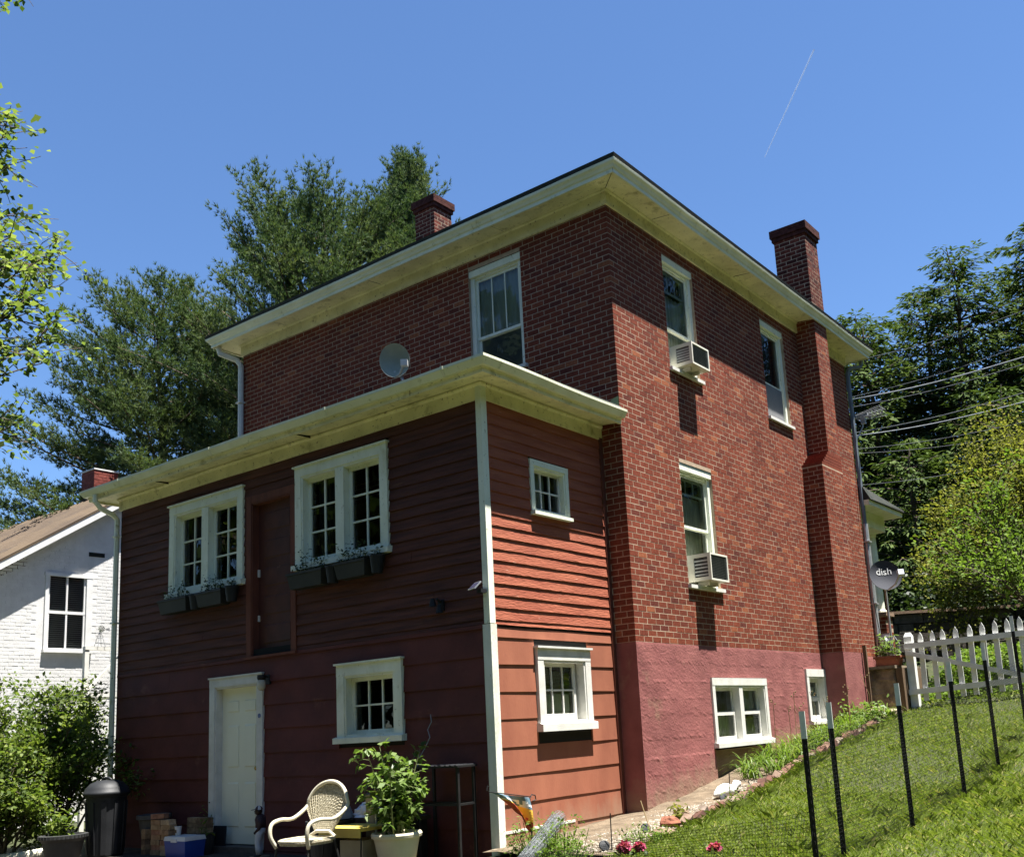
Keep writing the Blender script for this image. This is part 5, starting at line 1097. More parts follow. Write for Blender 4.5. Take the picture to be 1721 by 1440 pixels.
t = thing('folded_panel', 'upright grey slotted panel right behind the wicker chair back', 'panel', (-1.63, -2.72, ZP)); mb = MB(); mb.box(-1.70, -1.58, -2.86, -2.81, ZP, ZP+.72); obj('board', mb, M('grey_board', (.22,.21,.18), (.16,.15,.13), 6, .8), t); mb = MB(); mb.tube([(-1.57, -2.84, ZP), (-1.57, -2.84, ZP+.74)], .012, 6); obj('pole', mb, m_galv, t)
t = thing('carton', 'pale carton with dark lettering under the yellow table', 'box', (-1.45, -3.1, ZP)); mb = MB(); mb.box(-1.72, -1.38, -3.2, -2.92, ZP, ZP+.30); obj('carton', mb, M('pale_card', (.42,.38,.28), (.36,.32,.23), 5, .85), t)
# big pot with leafy plant
c = (-1.04, -3.06, ZP); t = thing('potted_plant', 'bushy light green plant in a large cream pot in front of the red rear wall', 'plant', c)
mb = MB(); mb.lathe([(0, 0), (.15, 0), (.165, .02), (.225, .31), (.235, .325), (.250, .33), (.255, .355), (.245, .375), (.225, .37), (.205, .33), (0, .32)], c, 40); obj('pot', mb, M('cream_resin_pot', (.62,.57,.42), (.55,.50,.36), 3, .5), t, smooth=False)
mb = MB(); mb.lathe([(0, .325), (.207, .325)], c, 24); obj('soil', mb, m_soil, t)
sk = Sk(91); rs = sk.rs
for k in range(17):
    d = unit(np.array([rs.normal(0, .24), rs.normal(0, .24), 1.0])); L = rs.uniform(.5, 1.0); P, dd = sk.limb((c[0]+rs.normal(0, .04), c[1]+rs.normal(0, .04), c[2]+.31), d, L, .010, .003, 6, .08, 0, 5)
    for q in np.linspace(.18, 1, 13):
        i = min(int(q*6), 5); p = P[i]+(P[i+1]-P[i])*(q*6-i); sd = perp(dd, rs); tw = unit(sd+np.array([0, 0, .25])); l2 = rs.uniform(.05, .17); sk.mb.tube([p, p+tw*l2], [.003, .0015], 3)
        for z in range(6): sk.pts.append(p+tw*l2*rs.uniform(.3, 1.2)); sk.dirs.append(tw+rs.normal(0, .5, 3)-np.array([0, 0, .3]))
obj('stem', sk.mb, M('green_stem', (.10,.12,.04), None, rough=.6), t); PP = np.array(sk.pts); fobj('foliage', leaves(PP, .088, rs, .62, .9, .2, .3, np.array(sk.dirs), .4), 4, m_pot, t, r=rs.rand(len(PP)))
# black stand with a tray top
t = thing('metal_stand', 'tall black metal stand with a flat grill top against the red rear wall', 'stand', (-.83, -2.56, ZP)); x0, x1, y0, y1, zt = -1.12, -.56, -2.66, -2.42, ZP+.965
for x in (x0, x1):
    for y in (y0, y1): q = MB(); q.box(x-.014, x+.014, y-.014, y+.014, ZP, zt); obj('leg', q, m_blackmetal, t)
mb = MB(); mb.box(x0-.03, x1+.03, y0-.03, y1+.03, zt, zt+.018); obj('top', mb, m_blackmetal, t)
for k in range(9): q = MB(); x = x0+(x1-x0)*k/8; q.box(x-.012, x+.012, y0-.035, y1+.02, zt+.0185, zt+.028); obj('slat', q, M('dark_grey_slat', (.06,.06,.065), (.04,.04,.045), 9, .35) if k == 0 else bpy.data.materials['dark_grey_slat'], t)
mb = MB(); z = ZP+.60; mb.box(x0, x1, y0-.012, y0+.012, z-.012, z+.012); mb.box(x0, x1, y1-.012, y1+.012, z-.012, z+.012); mb.box(x0-.012, x0+.012, y0, y1, z-.011, z+.011); mb.box(x1-.012, x1+.012, y0, y1, z-.011, z+.011); obj('crossbar', mb, m_blackmetal, t)
mb = MB(); mb.tube([(-1.16, -2.40, -.76), (-1.14, -2.41, -.84), (-1.19, -2.42, -.92), (-1.15, -2.43, -1.0), (-1.20, -2.45, -1.10), (-1.24, -2.5, -1.2), (-1.20, -2.6, -1.35), (-1.14, -2.7, -1.5), (-1.2, -2.8, -1.62), (-1.22, -2.85, -1.75)], .005, 5); obj('curly_wire', mb, m_grey, label='thin curly wire rising above the black metal stand', cat='wire')
mb = MB(); mb.box(-.95, -.75, -2.95, -2.86, ZP, ZP+.06); obj('paver', mb, M('tan_paver', (.34,.27,.18), (.26,.2,.13), 9, .9, .4), label='pale tan paving brick on the ground before the metal stand', cat='brick')
# ------------------------------------------------------------ side yard
EY = [-2.6,-1.6,-1.2,.7,2.5,4.6,6.3,7.0]; EX = [1.25,1.05,.98,.90,.90,.85,.80,.80]
def xe(y): return float(np.interp(y, EY, EX))
# bed of soil between wall and edging
xs_ = np.linspace(0, 1, 9); ys_ = np.linspace(-2.6, 6.9, 60); vs = []; rs = np.random.RandomState(8)
for y in ys_:
    x0 = XE+.0 if y < 0 else 0.0
    for f in xs_: x = x0+(xe(y)-x0)*f; vs.append((x, y, g(x, y)+.02+rs.normal(0, .006)+.05*(1-f)**2))
fs = [(j*9+i, j*9+i+1, (j+1)*9+i+1, (j+1)*9+i) for j in range(59) for i in range(8)]
m_bed = M('sandy_bed_soil', (.19,.145,.095), (.105,.078,.05), 7, .95, .9, 60, spots=[((.27,.22,.15), 5, .62, .1)], bdist=.03)
put(bpy.data.objects.new('garden_bed', mesh('garden_bed', vs, fs, m_bed, smooth=True)), kind='structure')
# gravel
n = 5200; Y = rs.uniform(-2.4, 1.6, n); X = np.array([(XE+.03 if y < 0 else .03)+(xe(y)-(XE if y < 0 else 0)-.06)*f for y, f in zip(Y, rs.rand(n))]); Z = G(X, Y)+.025
oct_ = np.array([(1,0,0),(0,1,0),(-1,0,0),(0,-1,0),(0,0,1),(0,0,-1)], float); tri = [(0,1,4),(1,2,4),(2,3,4),(3,0,4)]
S_ = rs.uniform(.006, .02, (n, 1, 1))*np.stack([rs.uniform(.7, 1.4, n), rs.uniform(.7, 1.4, n), rs.uniform(.5, .9, n)], 1)[:, None, :]
a = rs.uniform(0, 6.28, n); Rz = np.stack([np.stack([np.cos(a), -np.sin(a), 0*a], 1), np.stack([np.sin(a), np.cos(a), 0*a], 1), np.stack([0*a, 0*a, 1+0*a], 1)], 1)
Vv = np.einsum('nij,nkj->nki', Rz, oct_[None]*S_)+np.stack([X, Y, Z], 1)[:, None, :]
fobj('gravel', np.concatenate([Vv[:, list(q)] for q in tri], 1).reshape(-1, 3), 3, M('gravel_stone', (0,0,0), None, ramp=[(0,(.09,.075,.055)),(.5,(.22,.19,.145)),(1,(.38,.34,.28))], rough=.9), r=np.repeat(rs.rand(n), 4), kind='stuff', label='loose pale gravel and chips along the foundation', cat='gravel')
# rocks by the corner and the white stone
def rock(name, c, s, mat, label, cat='rock', seed=0, group=None):
    random.seed(seed); mb = MB(); mb.sphere(c, *s, n=12, k=8, jit=.13); return obj(name, mb, mat, label=label, cat=cat, group=group, loc=c)
m_rock = M('brown_rock', (.22,.15,.10), (.13,.09,.06), 9, .9, .7, 40, bdist=.02)
rock('stone', (.86, -.95, g(.86, -.95)+.06), (.12, .09, .07), M('reddish_stone', (.26,.10,.06), (.18,.07,.04), 8, .9, .6, 40), 'reddish broken stone near the foundation corner', seed=1)
rock('stone', (1.0, -1.35, g(1, -1.35)+.03), (.14, .10, .05), m_rock, 'flat brown stone beside the fallen solar lamp', seed=2)
rock('stone', (.72, -.45, g(.72, -.45)+.06), (.10, .08, .06), m_rock, 'brown lump of stone at the start of the brick edging', seed=3)
rock('stone', (.55, 6.65, g(.55, 6.65)+.06), (.16, .12, .09), M('pale_fieldstone', (.42,.34,.24), (.30,.24,.16), 7, .9, .5, 30), 'pale fieldstone at the foot of the concrete landing', seed=4)
rock('stone', (.82, 6.55, g(.82, 6.55)+.05), (.17, .10, .07), bpy.data.materials['pale_fieldstone'], 'pale flat fieldstone beside the picket fence post', seed=5)
rock('stone', (.38, 6.45, g(.38, 6.45)+.05), (.13, .10, .06), bpy.data.materials['pale_fieldstone'], 'small pale fieldstone below the chimney base', seed=6)
t = thing('stone_ornament', 'white stone animal ornament lying at the edge of the bed', 'ornament', (.62, .78, g(.62, .78))); c = Vector((.62, .80, g(.62, .8)+.09)); random.seed(4)
mb = MB()
P, Rr = [], []
for i, (u, zz, r0) in enumerate([(-.20,-.03,.015),(-.15,-.02,.045),(-.08,.0,.075),(0,.015,.085),(.08,.01,.075),(.14,.015,.05),(.17,.05,.042),(.20,.075,.05),(.24,.07,.04),(.27,.05,.015)]): P.append(c+Vector((.25*u, u, zz))); Rr.append(r0)
mb.tube(P, Rr, 14); obj('body', mb, M('white_stone', (.72,.71,.67), (.60,.58,.52), 9, .8, .4, 50), t, smooth=True)
random.seed(21)
# brick edging, each brick its own
eb_me = []
m_edge = M('weathered_edging_brick', (0,0,0), (.5,.48,.45), 14, .9, .7, 110, ramp=[(0,(.085,.04,.028)),(.4,(.14,.065,.045)),(.75,(.18,.11,.075)),(1,(.21,.165,.13))], bdist=.006)
for i in range(7): mb = MB(); mb.rbox((0, 0, 0), (.05, .10, .032), None, i/6, taper=.97); eb_me.append(mesh('edging_brick', mb.v, mb.f, m_edge, mb.r))
y = -.75
while y < 6.2:
    x = xe(y)+random.uniform(-.03, .03); o = put(bpy.data.objects.new('edging_brick', eb_me[random.randrange(7)]), None, 'weathered brick in the row edging the garden bed along the lawn', 'brick', 'bricks edging the garden bed', loc=(x, y, g(x, y)+.045+random.uniform(-.01, .015)))
    o.rotation_euler = (random.uniform(.25, .6), random.uniform(-.25, .25), random.uniform(-.2, .25)); y += random.uniform(.15, .21)
# daylily clumps
def straps(c, n, L, seed, wid=.014, spread=1.0):
    rs = np.random.RandomState(seed); V = []; K = 5
    for i in range(n):
        a = rs.uniform(0, 6.28); el = rs.uniform(.9, 1.45); l = L*rs.uniform(.6, 1.15); d = np.array([math.cos(a), math.sin(a), 0]); s = np.array([-d[1], d[0], 0]); p = np.array(c)+np.array([rs.normal(0, .06), rs.normal(0, .06), 0]); up = el
        prev = None
        for k in range(K+1):
            w_ = wid*(1-(k/K)**2)*.5+.0012; cur = (p-s*w_, p+s*w_)
            if prev: V += [prev[0], prev[1], cur[1], cur[0]]
            prev = cur; p = p+(d*math.cos(up)*spread+np.array([0, 0, math.sin(up)]))*l/K; up -= rs.uniform(.25, .55)
    return np.array(V)
rs = np.random.RandomState(12); i = 0
for y in (1.75,2.1,2.4,2.75,3.05,3.4,3.7,4.05,4.4,4.75,5.1,5.5,5.9,6.25):
    for x in ((.34, .68) if y > 2.0 else (.5,)):
        i += 1; x += rs.normal(0, .05); yy = y+rs.normal(0, .08); t = thing('daylily', 'arching yellow green daylily clump in the bed beside the basement windows', 'plant', (x, yy, g(x, yy)+.03), 'daylilies in the bed'); V = straps((x, yy, g(x, yy)+.03), 46, .42, 100+i)
        fobj('foliage', V, 4, m_lily, t, r=np.repeat(rs.rand(len(V)//20), 5))
for k in range(9):      # dry seed stalks
    x, y = .3+.5*rs.rand(), 2.6+3.2*rs.rand(); mb = MB(); z = g(x, y); p = Vector((x, y, z)); hgt = rs.uniform(.65, .95); mb.tube([p, p+Vector((.01, .01, hgt*.6)), p+Vector((rs.normal(0, .04), rs.normal(0, .04), hgt))], .004, 4)
    for q in range(3): mb.sphere(p+Vector((rs.normal(0, .025), rs.normal(0, .025), hgt-.03*q)), .012, n=6, k=4)
    obj('seed_stalk', mb, M('dry_stalk', (.16,.12,.05), None, rough=.8) if k == 0 else bpy.data.materials['dry_stalk'], label='thin dry flower stalk standing above the daylilies', cat='plant', group='dry stalks in the bed', loc=tuple(p))
def low_plant(x, y, hx, hy, h, n, size, mat, seed, label, name='low_plant', group=None):
    t = thing(name, label, 'plant', (x, y, g(x, y)), group); leafy(t, (x, y, g(x, y)+.02), hx, hy, h, n, size, mat, seed, 'foliage', .5); return t
low_plant(.35, -2.45, .32, .28, .30, 900, .045, m_green, 31, 'leafy green weed clump at the foot of the addition corner')
low_plant(.75, -2.75, .28, .22, .22, 600, .04, m_green, 32, 'leafy green weeds around the rolled wire netting')
low_plant(1.05, -1.75, .25, .2, .14, 420, .035, m_green, 33, 'pale green weeds beside the gravel near the solar lamps')
low_plant(.95, .55, .12, .3, .14, 260, .045, m_shrub, 34, 'dark green weeds at the foot of the white stone ornament')
low_plant(.78, -.62, .08, .08, .20, 60, .07, m_yellow, 35, 'small yellow leaved plant near the foundation corner')
low_plant(.55, 5.9, .35, .35, .34, 420, .10, m_pot, 36, 'broad leaved green plant by the small basement window')
# wire roll, flag, solar lamps, peonies
t = thing('wire_roll', 'loose roll of grey wire netting leaning out of the weeds', 'wire roll', (.5, -2.9, g(.5, -2.9))); A_, B_ = Vector((.62, -3.15, -2.16)), Vector((.28, -2.12, -1.86)); ax = (B_-A_).normalized(); e1 = ax.cross(Vector((0,0,1))).normalized(); e2 = ax.cross(e1); mb = MB()
for r0 in (.075, .055, .035):
    for k in range(46): cc = A_.lerp(B_, k/45); mb.tube([cc+(e1*math.cos(a)+e2*math.sin(a))*r0*(1+.08*math.sin(k*1.3)) for a in np.linspace(0, 6.283, 13)[:-1]], .0022, 3, closed=True)
    for k in range(14): a = 2*math.pi*k/14; mb.tube([A_+(e1*math.cos(a)+e2*math.sin(a))*r0, B_+(e1*math.cos(a+.5)+e2*math.sin(a+.5))*r0], .0022, 3)
obj('netting', mb, m_galv, t)
t = thing('garden_flag', 'small yellow red and blue garden flag hanging from a thin black stake', 'flag', (.35, -2.65, g(.35, -2.65)))
mb = MB(); mb.tube([(.35, -2.65, -2.25), (.35, -2.65, -1.62), (.35, -2.62, -1.59), (.36, -2.58, -1.60), (.36, -2.57, -1.64), (.35, -2.61, -1.65)], .006, 5); mb.tube([(.35, -2.63, -1.61), (.35, -3.24, -1.515), (.35, -3.27, -1.50), (.35, -3.26, -1.46), (.35, -3.23, -1.47)], .005, 5); obj('stake', mb, m_blackmetal, t)
mb = MB(); nx, nz = 16, 14
def fl(u, v):   # u from stake outwards, v down; cloth is gathered toward the stake
    y = -2.66-(.56*(1-.55*v**.8))*u; z = -1.615+.092*u*1.0-v*(.33-.17*u); return (.35+.03*math.sin(u*9+v*3), y+.02*v, z)
rsf = random.Random(3)
for i in range(nx):
    for j in range(nz):
        u, v = (i+.5)/nx, (j+.5)/nz
        m = 0 if v < .16 else (1 if v < .34 else 3)
        if .14 < v < .34 and rsf.random() < .4: m = 0
        if v > .42 and u > .55: m = 2
        if v > .62 and (i*7+j*3) % 5 < 2 and u < .6: m = 2
        if v > .80: m = 4 if rsf.random() < .4 else 2
        mb.poly([fl(i/nx, j/nz), fl((i+1)/nx, j/nz), fl((i+1)/nx, (j+1)/nz), fl(i/nx, (j+1)/nz)], m=m)
obj('cloth', mb, [M('flag_blue', (.10,.16,.20), None), M('flag_white', (.6,.6,.6), None), M('flag_red', (.45,.06,.03), None), M('flag_yellow', (.75,.42,.05), None), M('flag_brown', (.10,.03,.02), None)], t)
def solar(x, y, tilt, label, stakec):
    z = g(x, y); t = thing('solar_path_light', label, 'garden light', (x, y, z), 'solar lights along the bed'); Mx = Matrix.Rotation(tilt[0], 3, 'X') @ Matrix.Rotation(tilt[1], 3, 'Y'); p = Vector((x, y, z))
    mb = MB(); mb.tube([p+Vector((0,0,-.05)), p+Mx @ Vector((0, 0, .36))], .006, 5); obj('stake', mb, stakec, t)
    q = MB(); q.lathe([(0, .012), (.05, .008), (.055, -.005), (.04, -.02), (0, -.022)], (0, 0, 0), 18); c = p+Vector((-.06, -.03, .07)); Mt = Matrix.Rotation(1.0, 3, 'Y') @ Matrix.Rotation(.5, 3, 'X'); q.v = [tuple(c+Mt @ Vector(v)) for v in q.v]; obj('lamp_head', q, m_black, t)
solar(1.02, -2.30, (.0, .02), 'solar garden light on an upright stake near the peonies', m_blackmetal); solar(.86, -1.30, (.15, -.25), 'solar garden light with a tan leaning stake by the corner', M('tan_stake', (.40,.30,.16), None)); solar(.80, .55, (.0, .06), 'small dark solar light next to the white stone ornament', m_blackmetal)
m_pink = LM('peony_petals', [(.45,.03,.12),(.62,.08,.22),(.75,.22,.36)], .3)
for k, (x, y, zz, lb) in enumerate(((1.40, -2.66, .10, 'pink peony bloom nearest the addition at the bottom edge'), (1.52, -2.60, .09, 'smaller pink peony bloom right beside the first one'), (2.20, -2.48, .06, 'pink peony bloom alone at the bottom edge on the lawn'))):
    z = g(x, y); t = thing('peony', lb, 'flower', (x, y, z), 'peonies at the bottom edge'); rs = np.random.RandomState(k); c = np.array([x, y, z+zz]); N = 120; d = unit(rs.normal(0, 1, (N, 3))*np.array([1, 1, .7]))
    fobj('bloom', leaves(c+d*.015, .055 if k != 1 else .042, rs, .9, .2, 0, .5, d, .3), 4, m_pink, t, r=rs.rand(N)); mb = MB(); mb.tube([(x, y, z-.02), (x, y, z+zz)], .005, 4); obj('stem', mb, m_lily, t); leafy(t, (x, y, z+.01), .12, .12, zz*.6, 60, .07, m_shrub, 60+k, 'foliage', .4)

# wire garden fence: T-posts with white tips, black netting
fn = thing('wire_fence', 'black netting garden fence on studded steel posts with white tips', 'fence', (3.6, -.5, -2.0)); m_tip = M('white_tip_paint', (.76,.77,.74), (.66,.67,.64), 9, .5)
PO = [(3.60,-3.62,-.96),(3.60,-3.12,-.905),(3.62,-1.60,-.763),(3.66,-.10,-.555),(3.63,1.42,-.316),(3.62,3.02,.075)]
for (x, y, zt) in PO:
    zb = g(x, y)-.1; mb = MB(); mb.box(x-.020, x+.020, y-.0025, y+.0025, zb, zt-.19); mb.box(x-.0025, x+.0025, y+.0026, y+.032, zb, zt-.19)
    z = zb+.15
    while z < zt-.22: mb.box(x-.010, x+.010, y-.011, y-.0026, z, z+.022); z += .054
    p = obj('post', mb, m_blackmetal, fn); mb = MB(); mb.box(x-.021, x+.021, y-.0035, y+.0035, zt-.19, zt); mb.box(x-.0035, x+.0035, y+.0036, y+.033, zt-.19, zt); obj('white_tip', mb, m_tip, p)
def net(A, B, hA, hB, step=.026, sagw=.02, seed=0):
    rs = np.random.RandomState(seed); A = np.array(A, float); B = np.array(B, float); L = np.linalg.norm(B-A); n = int(L/step); d = (B-A)/L; q = []; w_ = .0013; ng = max(2, int(L/.25))
    def pt(f, v): xy = A+(B-A)*f; h = hA+(hB-hA)*f; nn = np.array([-d[1], d[0]])*sagw*math.sin(f*9+v*4); return np.array([xy[0]+nn[0], xy[1]+nn[1], g(*xy)+.01+h*v])
    D3 = np.array([d[0], d[1], 0])
    for i in range(n+1):
        a, m, b = pt(i/n, 0), pt(i/n, .5), pt(i/n, 1); q += [a-D3*w_, a+D3*w_, m+D3*w_, m-D3*w_, m-D3*w_, m+D3*w_, b+D3*w_, b-D3*w_]
    for j in range(int(max(hA, hB)/step)+1):
        v = j/int(max(hA, hB)/step); u = np.array([0, 0, w_])
        for k in range(ng): a, b = pt(k/ng, v), pt((k+1)/ng, v); q += [a-u, b-u, b+u, a+u]
    return np.array(q)
V = np.concatenate([net(PO[i][:2], PO[i+1][:2], .95, .95, seed=i) for i in range(5)]+[net(PO[0][:2], (.62, -3.2), .42, .12, sagw=.05)])
fobj('netting', V, 4, m_black, fn)

# white picket gate and fence
pk = thing('picket_fence', 'white picket gate fence with pointed pickets and a diagonal brace', 'fence', (1.0, 7.0, -1.0)); m_pick = M('white_picket_paint', (.74,.75,.72), (.62,.63,.60), 6, .55, .2, 60)
mb = MB(); mb.box(1.0, 1.13, 7.0, 7.13, -1.15, .22); mb.hexa([(1.0, 7.0, .22), (1.13, 7.0, .22), (1.13, 7.13, .22), (1.0, 7.13, .22)], [(1.03, 7.03, .29), (1.10, 7.03, .29), (1.10, 7.10, .29), (1.03, 7.10, .29)]); obj('post', mb, m_pick, pk)
q = [(-.042, 0), (.042, 0), (.042, 1.03), (.030, 1.09), (0, 1.145), (-.030, 1.09), (-.042, 1.03)]; mb = MB(); mb.hexa([(u, 0, z) for u, z in q], [(u, .02, z) for u, z in q]); pme = mesh('picket', mb.v, mb.f, m_pick)
for k in range(18): x = 1.26+k*.203; o = put(bpy.data.objects.new('picket', pme), pk, loc=(x, 7.002+.0, -.87+.012*k)); o.rotation_euler = (0, random.uniform(-.02, .02), 0)
for (z0, z1) in ((.055, .10), (-.72, -.58)):
    mb = MB(); mb.hexa([(1.0, 6.955, z0-.045), (4.9, 6.955, z1-.045+.04), (4.9, 6.998, z1-.045+.04), (1.0, 6.998, z0-.045)], [(1.0, 6.955, z0+.045), (4.9, 6.955, z1+.045+.04), (4.9, 6.998, z1+.045+.04), (1.0, 6.998, z0+.045)]); obj('rail', mb, m_pick, pk)
mb = MB(); mb.hexa([(1.02, 6.93, -.09), (2.95, 6.93, -.64), (2.95, 6.954, -.64), (1.02, 6.954, -.09)], [(1.02, 6.93, -.01), (2.95, 6.93, -.56), (2.95, 6.954, -.56), (1.02, 6.954, -.01)]); obj('brace', mb, m_pick, pk)

# concrete landing, boards, planter, meter
t = thing('concrete_landing', 'crumbling stained concrete landing between chimney and picket fence', 'landing', (.45, 7.5, -1.1)); mb = relief(PL('y', 6.8), .02, .86, -1.35, -.30, [], .03, .03, 1.6, 9); obj('face', mb, m_conc_old, t); mb = MB(); mb.box(.02, .86, 6.812, 8.4, -1.4, -.302); obj('block', mb, m_conc_old, t)
mb = MB(); mb.hexa([(-.0, 6.74, -.298), (.88, 6.74, -.298), (.88, 8.42, -.298), (0, 8.42, -.298)], [(-.0, 6.74, -.25), (.88, 6.74, -.25), (.88, 8.42, -.25), (0, 8.42, -.25)]); obj('top_slab', mb, M('grey_weathered_slab', (.26,.22,.15), (.16,.13,.09), 6, .95, .6, 40), t)
m_bwood = M('brown_weathered_wood', (.14,.09,.05), (.08,.05,.03), 7, .9, .5, 50, stretch=(1,1,.2)); mb = MB(); mb.box(.875, .985, 6.78, 8.2, -1.3, -.30); obj('side_board', mb, m_bwood, t)
mb = MB(); mb.box(.40, .46, 6.62, 6.66, -1.3, .12); obj('wood_stake', mb, m_bwood, label='grey wooden stake standing at the right edge of the chimney base', cat='stake')
c = (.72, 6.98, -.248); t = thing('planter', 'rectangular terracotta planter with a green plant on the concrete landing', 'planter', c); mb = MB(); mb.hexa([(c[0]-.18, c[1]-.09, c[2]), (c[0]+.18, c[1]-.09, c[2]), (c[0]+.18, c[1]+.09, c[2]), (c[0]-.18, c[1]+.09, c[2])], [(c[0]-.22, c[1]-.11, c[2]+.16), (c[0]+.22, c[1]-.11, c[2]+.16), (c[0]+.22, c[1]+.11, c[2]+.16), (c[0]-.22, c[1]+.11, c[2]+.16)]); mb.box(c[0]-.235, c[0]+.235, c[1]-.125, c[1]+.125, c[2]+.13, c[2]+.165); obj('box', mb, M('terracotta', (.24,.085,.045), (.18,.06,.035), 6, .8), t); leafy(t, (c[0], c[1], c[2]+.16), .17, .08, .34, 150, .11, m_pot, 44, aspect=.35)
t = thing('utility_meter', 'grey electric meter box with looping cable at the front corner', 'meter', (.2, 8.45, .2)); mb = MB(); mb.box(.10, .30, 8.40, 8.47, .0, .42); obj('box', mb, m_grey, t); mb = MB(); mb.lathe([(.085, 0), (.085, .05), (.05, .085), (0, .09)], (0, 0, 0), 18); mb.v = [(.2+x, 8.40-z, .26+y) for x, y, z in mb.v]; obj('dial', mb, m_galv, t)
mb = MB(); mb.tube([(.12, 8.38, .30), (.25, 8.32, .36), (.42, 8.3, .34), (.5, 8.3, .2), (.48, 8.3, -.1), (.4, 8.3, -.24)], .012, 6); obj('cable', mb, m_grey, t); mb = MB(); mb.tube([(.09, 8.36, 1.1), (.16, 8.3, .5), (.10, 8.3, .1), (.16, 8.3, -.2)], .008, 5); obj('cable', mb, m_black, t)

# retaining wall with pale coping behind the front yard
t = thing('retaining_wall', 'long dark stone retaining wall with a pale coping behind the fence', 'wall', (-.6, 15.4, .3)); a, b = Vector((-6.5, 11.15, 0)), Vector((9.0, 22.2, 0)); dr_ = (b-a).normalized(); nn = Vector((-dr_.y, dr_.x, 0)); mb = MB(); Lw = (b-a).length; rs = random.Random(9)
for r in range(5):
    s = -rs.random()*.4
    while s < Lw:
        l = rs.uniform(.35, .75); p, q = a+dr_*s, a+dr_*(s+l-.02); z0 = .15+r*.235; z1 = z0+.215; o = rs.uniform(0, .05); mb.hexa([(p.x+nn.x*o, p.y+nn.y*o, z0), (q.x+nn.x*o, q.y+nn.y*o, z0), (q.x+nn.x*.4, q.y+nn.y*.4, z0), (p.x+nn.x*.4, p.y+nn.y*.4, z0)], [(p.x+nn.x*o, p.y+nn.y*o, z1), (q.x+nn.x*o, q.y+nn.y*o, z1), (q.x+nn.x*.4, q.y+nn.y*.4, z1), (p.x+nn.x*.4, p.y+nn.y*.4, z1)], rs.random()); s += l
obj('stone_courses', mb, M('dark_field_stone', (0,0,0), (.6,.6,.6), 9, .95, .7, 30, ramp=[(0,(.035,.03,.024)),(.6,(.07,.06,.05)),(1,(.12,.105,.085))], bdist=.03), t, kind='stuff')
mb = MB(); p, q = a-nn*.03, b-nn*.03; mb.hexa([(p.x, p.y, 1.33), (q.x, q.y, 1.33), (q.x+nn.x*.5, q.y+nn.y*.5, 1.33), (p.x+nn.x*.5, p.y+nn.y*.5, 1.33)], [(p.x, p.y, 1.40), (q.x, q.y, 1.40), (q.x+nn.x*.5, q.y+nn.y*.5, 1.40), (p.x+nn.x*.5, p.y+nn.y*.5, 1.40)]); obj('coping', mb, m_conc_raw, t)

# overhead wires
WL = [((-3.145,20.267,10.05),(2.011,16.73,8.94),.010,'topmost thin wire crossing the hemlocks just above the eave corner'),((-3.909,20.002,8.824),(1.871,16.836,8.064),.009,'thin wire just above the thick upper cable'),((-3.921,20.011,8.75),(1.823,16.873,7.762),.019,'thick pale upper cable in front of the hemlocks'),((-3.959,20.04,8.508),(1.794,16.895,7.581),.011,'dark wire just below the thick upper cable'),((-4.026,20.183,7.705),(1.678,16.983,6.856),.013,'cable passing just above the lowest bright cable'),((-4.011,20.217,7.61),(1.625,17.023,6.624),.017,'bright cable starting beside the antenna'),((-4.046,20.289,7.199),(1.45,18.0,6.35),.009,'thin dark wire below the bright cable'),((-4.006,20.35,7.065),(1.4,18.0,6.05),.009,'lowest of the sloping wires over the yellow green tree'),((-4.042,20.56,6.071),(.9,18.6,5.5),.009,'short pale wire just above the porch roof')]
m_wire = M('pale_cable', (.30,.31,.32), (.22,.23,.24), 5, .5); m_wired = M('dark_cable', (.13,.135,.14), (.09,.09,.095), 5, .5)
for a, b, r, lb in WL:
    a, b = Vector(a), Vector(b); P = [];
    for i in range(31):
        f = -.15+2.0*i/30; p = a.lerp(b, f); p.z -= .10*math.sin(math.pi*min(max(f, 0), 1)); P.append(p)
    mb = MB(); mb.tube(P, r, 5); obj('overhead_wire', mb, m_wire if r > .015 else m_wired, label=lb, cat='wire', group='overhead wires at the right')
# jet contrail high in the sky
mt = bpy.data.materials.new('ice_trail'); mt.use_nodes = True; N_ = mt.node_tree.nodes; b_ = N_['Principled BSDF']; b_.inputs['Base Color'].default_value = (.9, .92, .95, 1); b_.inputs['Roughness'].default_value = 1; b_.inputs['Alpha'].default_value = .4
mb = MB(); a, b = Vector((-1793.9, 5313.9, 3884.9)), Vector((-2130.9, 5214.4, 3270.4)); mb.tube([a.lerp(b, f) for f in np.linspace(0, 1, 12)], list(np.linspace(4.6, 2.2, 12)), 6); obj('contrail', mb, mt, label='thin white jet contrail high in the blue sky at the right', cat='contrail')

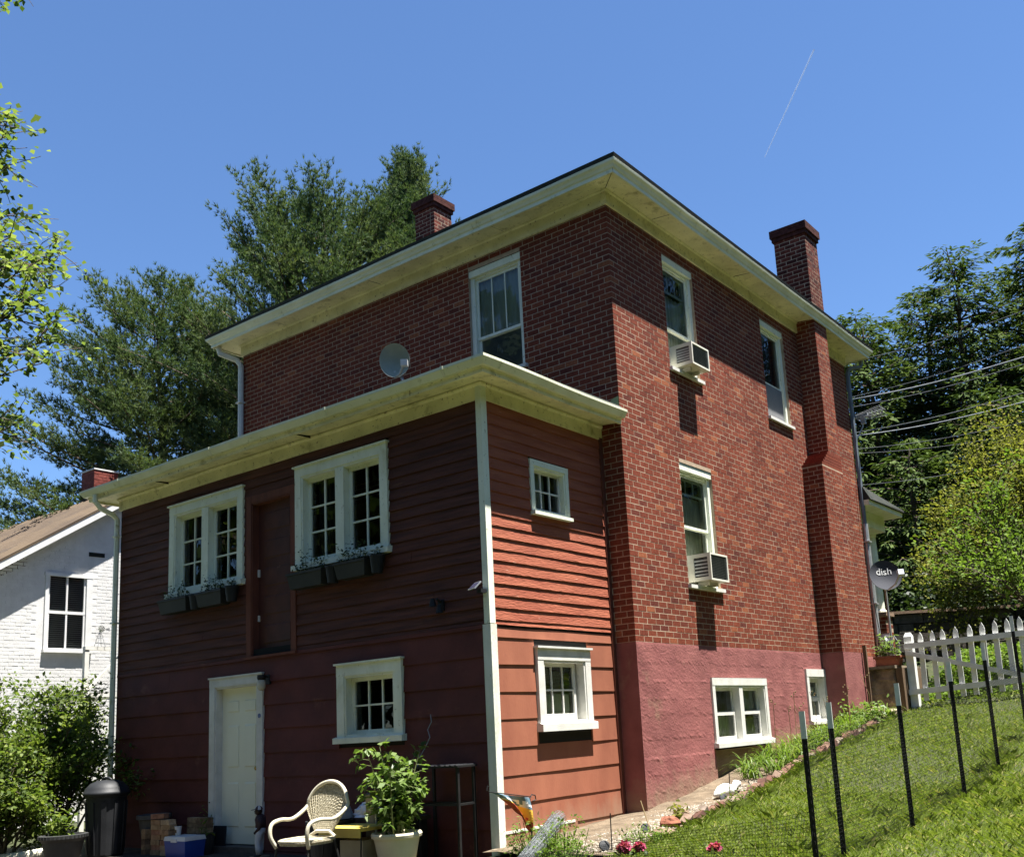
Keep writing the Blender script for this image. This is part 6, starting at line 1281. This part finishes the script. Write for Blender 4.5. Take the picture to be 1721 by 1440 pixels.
# ------------------------------------------------------------ grass
rs = np.random.RandomState(99)
def blades(n, x0, x1, y0, y1, h, wd, keep):
    X, Y = rs.uniform(x0, x1, n), rs.uniform(y0, y1, n); k = keep(X, Y); X, Y = X[k], Y[k]; n = len(X)
    lump = .75+.5*np.clip(np.sin(X*2.3+np.sin(Y*1.7)*2)*np.sin(Y*2.9+X*.8)*.5+.5, 0, 1)
    Z = G(X, Y); L = h*rs.uniform(.5, 1.25, n)*lump; a = rs.uniform(0, 6.28, n); ln = rs.uniform(.15, 1.0, n); d = np.stack([np.cos(a)*ln, np.sin(a)*ln, np.ones(n)], 1); d = unit(d); s = np.stack([-np.sin(a), np.cos(a), 0*a], 1)*wd*rs.uniform(.6, 1.4, (n, 1)); P = np.stack([X, Y, Z-.004], 1)
    V = np.stack([P-s*.5, P+s*.5, P+d*L[:, None]*.55+s*.36, P+d*L[:, None]+np.stack([np.cos(a), np.sin(a), 0*a-.5], 1)*L[:, None]*.3], 1)
    dry = rs.rand(n); r = np.clip(rs.rand(n)*.75+(lump-1)*.25, 0, .8); r = np.where(dry > .94, 1.0, r); return V.reshape(-1, 3), r
def notbed(X, Y): return X > np.interp(Y, EY, EX)+.04
CX, CY = 6.52, -10.39
sets = [blades(110000, .9, 8.5, -8.0, 1.0, .075, .0085, lambda X, Y: notbed(X, Y) & (np.hypot(X-CX, Y-CY) > 2.2)),
        blades(40000, .8, 7.5, 1.0, 7.0, .065, .008, notbed), blades(24000, .0, 7.5, 7.05, 13.5, .10, .016, lambda X, Y: X > .95),
        blades(12000, -11, -7.0, -7, -3.6, .07, .009, lambda X, Y: X < -7.25)]
tx = np.concatenate([rs.uniform(1.1, 6.5, 45), 3.6+rs.normal(0, .12, 35), np.array([xe(y) for y in np.linspace(-1, 6.2, 60)])+rs.uniform(.12, .22, 60)]); ty = np.concatenate([rs.uniform(-6, 6.5, 45), rs.uniform(-4.5, 4, 35), np.linspace(-1, 6.2, 60)])
for x_, y_ in zip(tx, ty): sets.append(blades(46, x_-.09, x_+.09, y_-.09, y_+.09, rs.uniform(.08, .15), .008, lambda X, Y: X > 0))
V = np.concatenate([s[0] for s in sets]); r = np.concatenate([s[1] for s in sets])
fobj('grass', V, 4, m_grass, r=r, kind='stuff', label='sunlit mown grass covering the sloping side yard', cat='grass')
# clover-like weeds behind the picket fence
n = 16000; X, Y = rs.uniform(.9, 6.5, n), rs.uniform(7.2, 12.0, n); fobj('ground_cover', leaves(np.stack([X, Y, G(X, Y)+rs.rand(n)*.16], 1), .075, rs, .7, 1.0), 4, m_green, r=rs.rand(n), kind='stuff', label='leafy ground cover behind the picket fence', cat='ground cover')
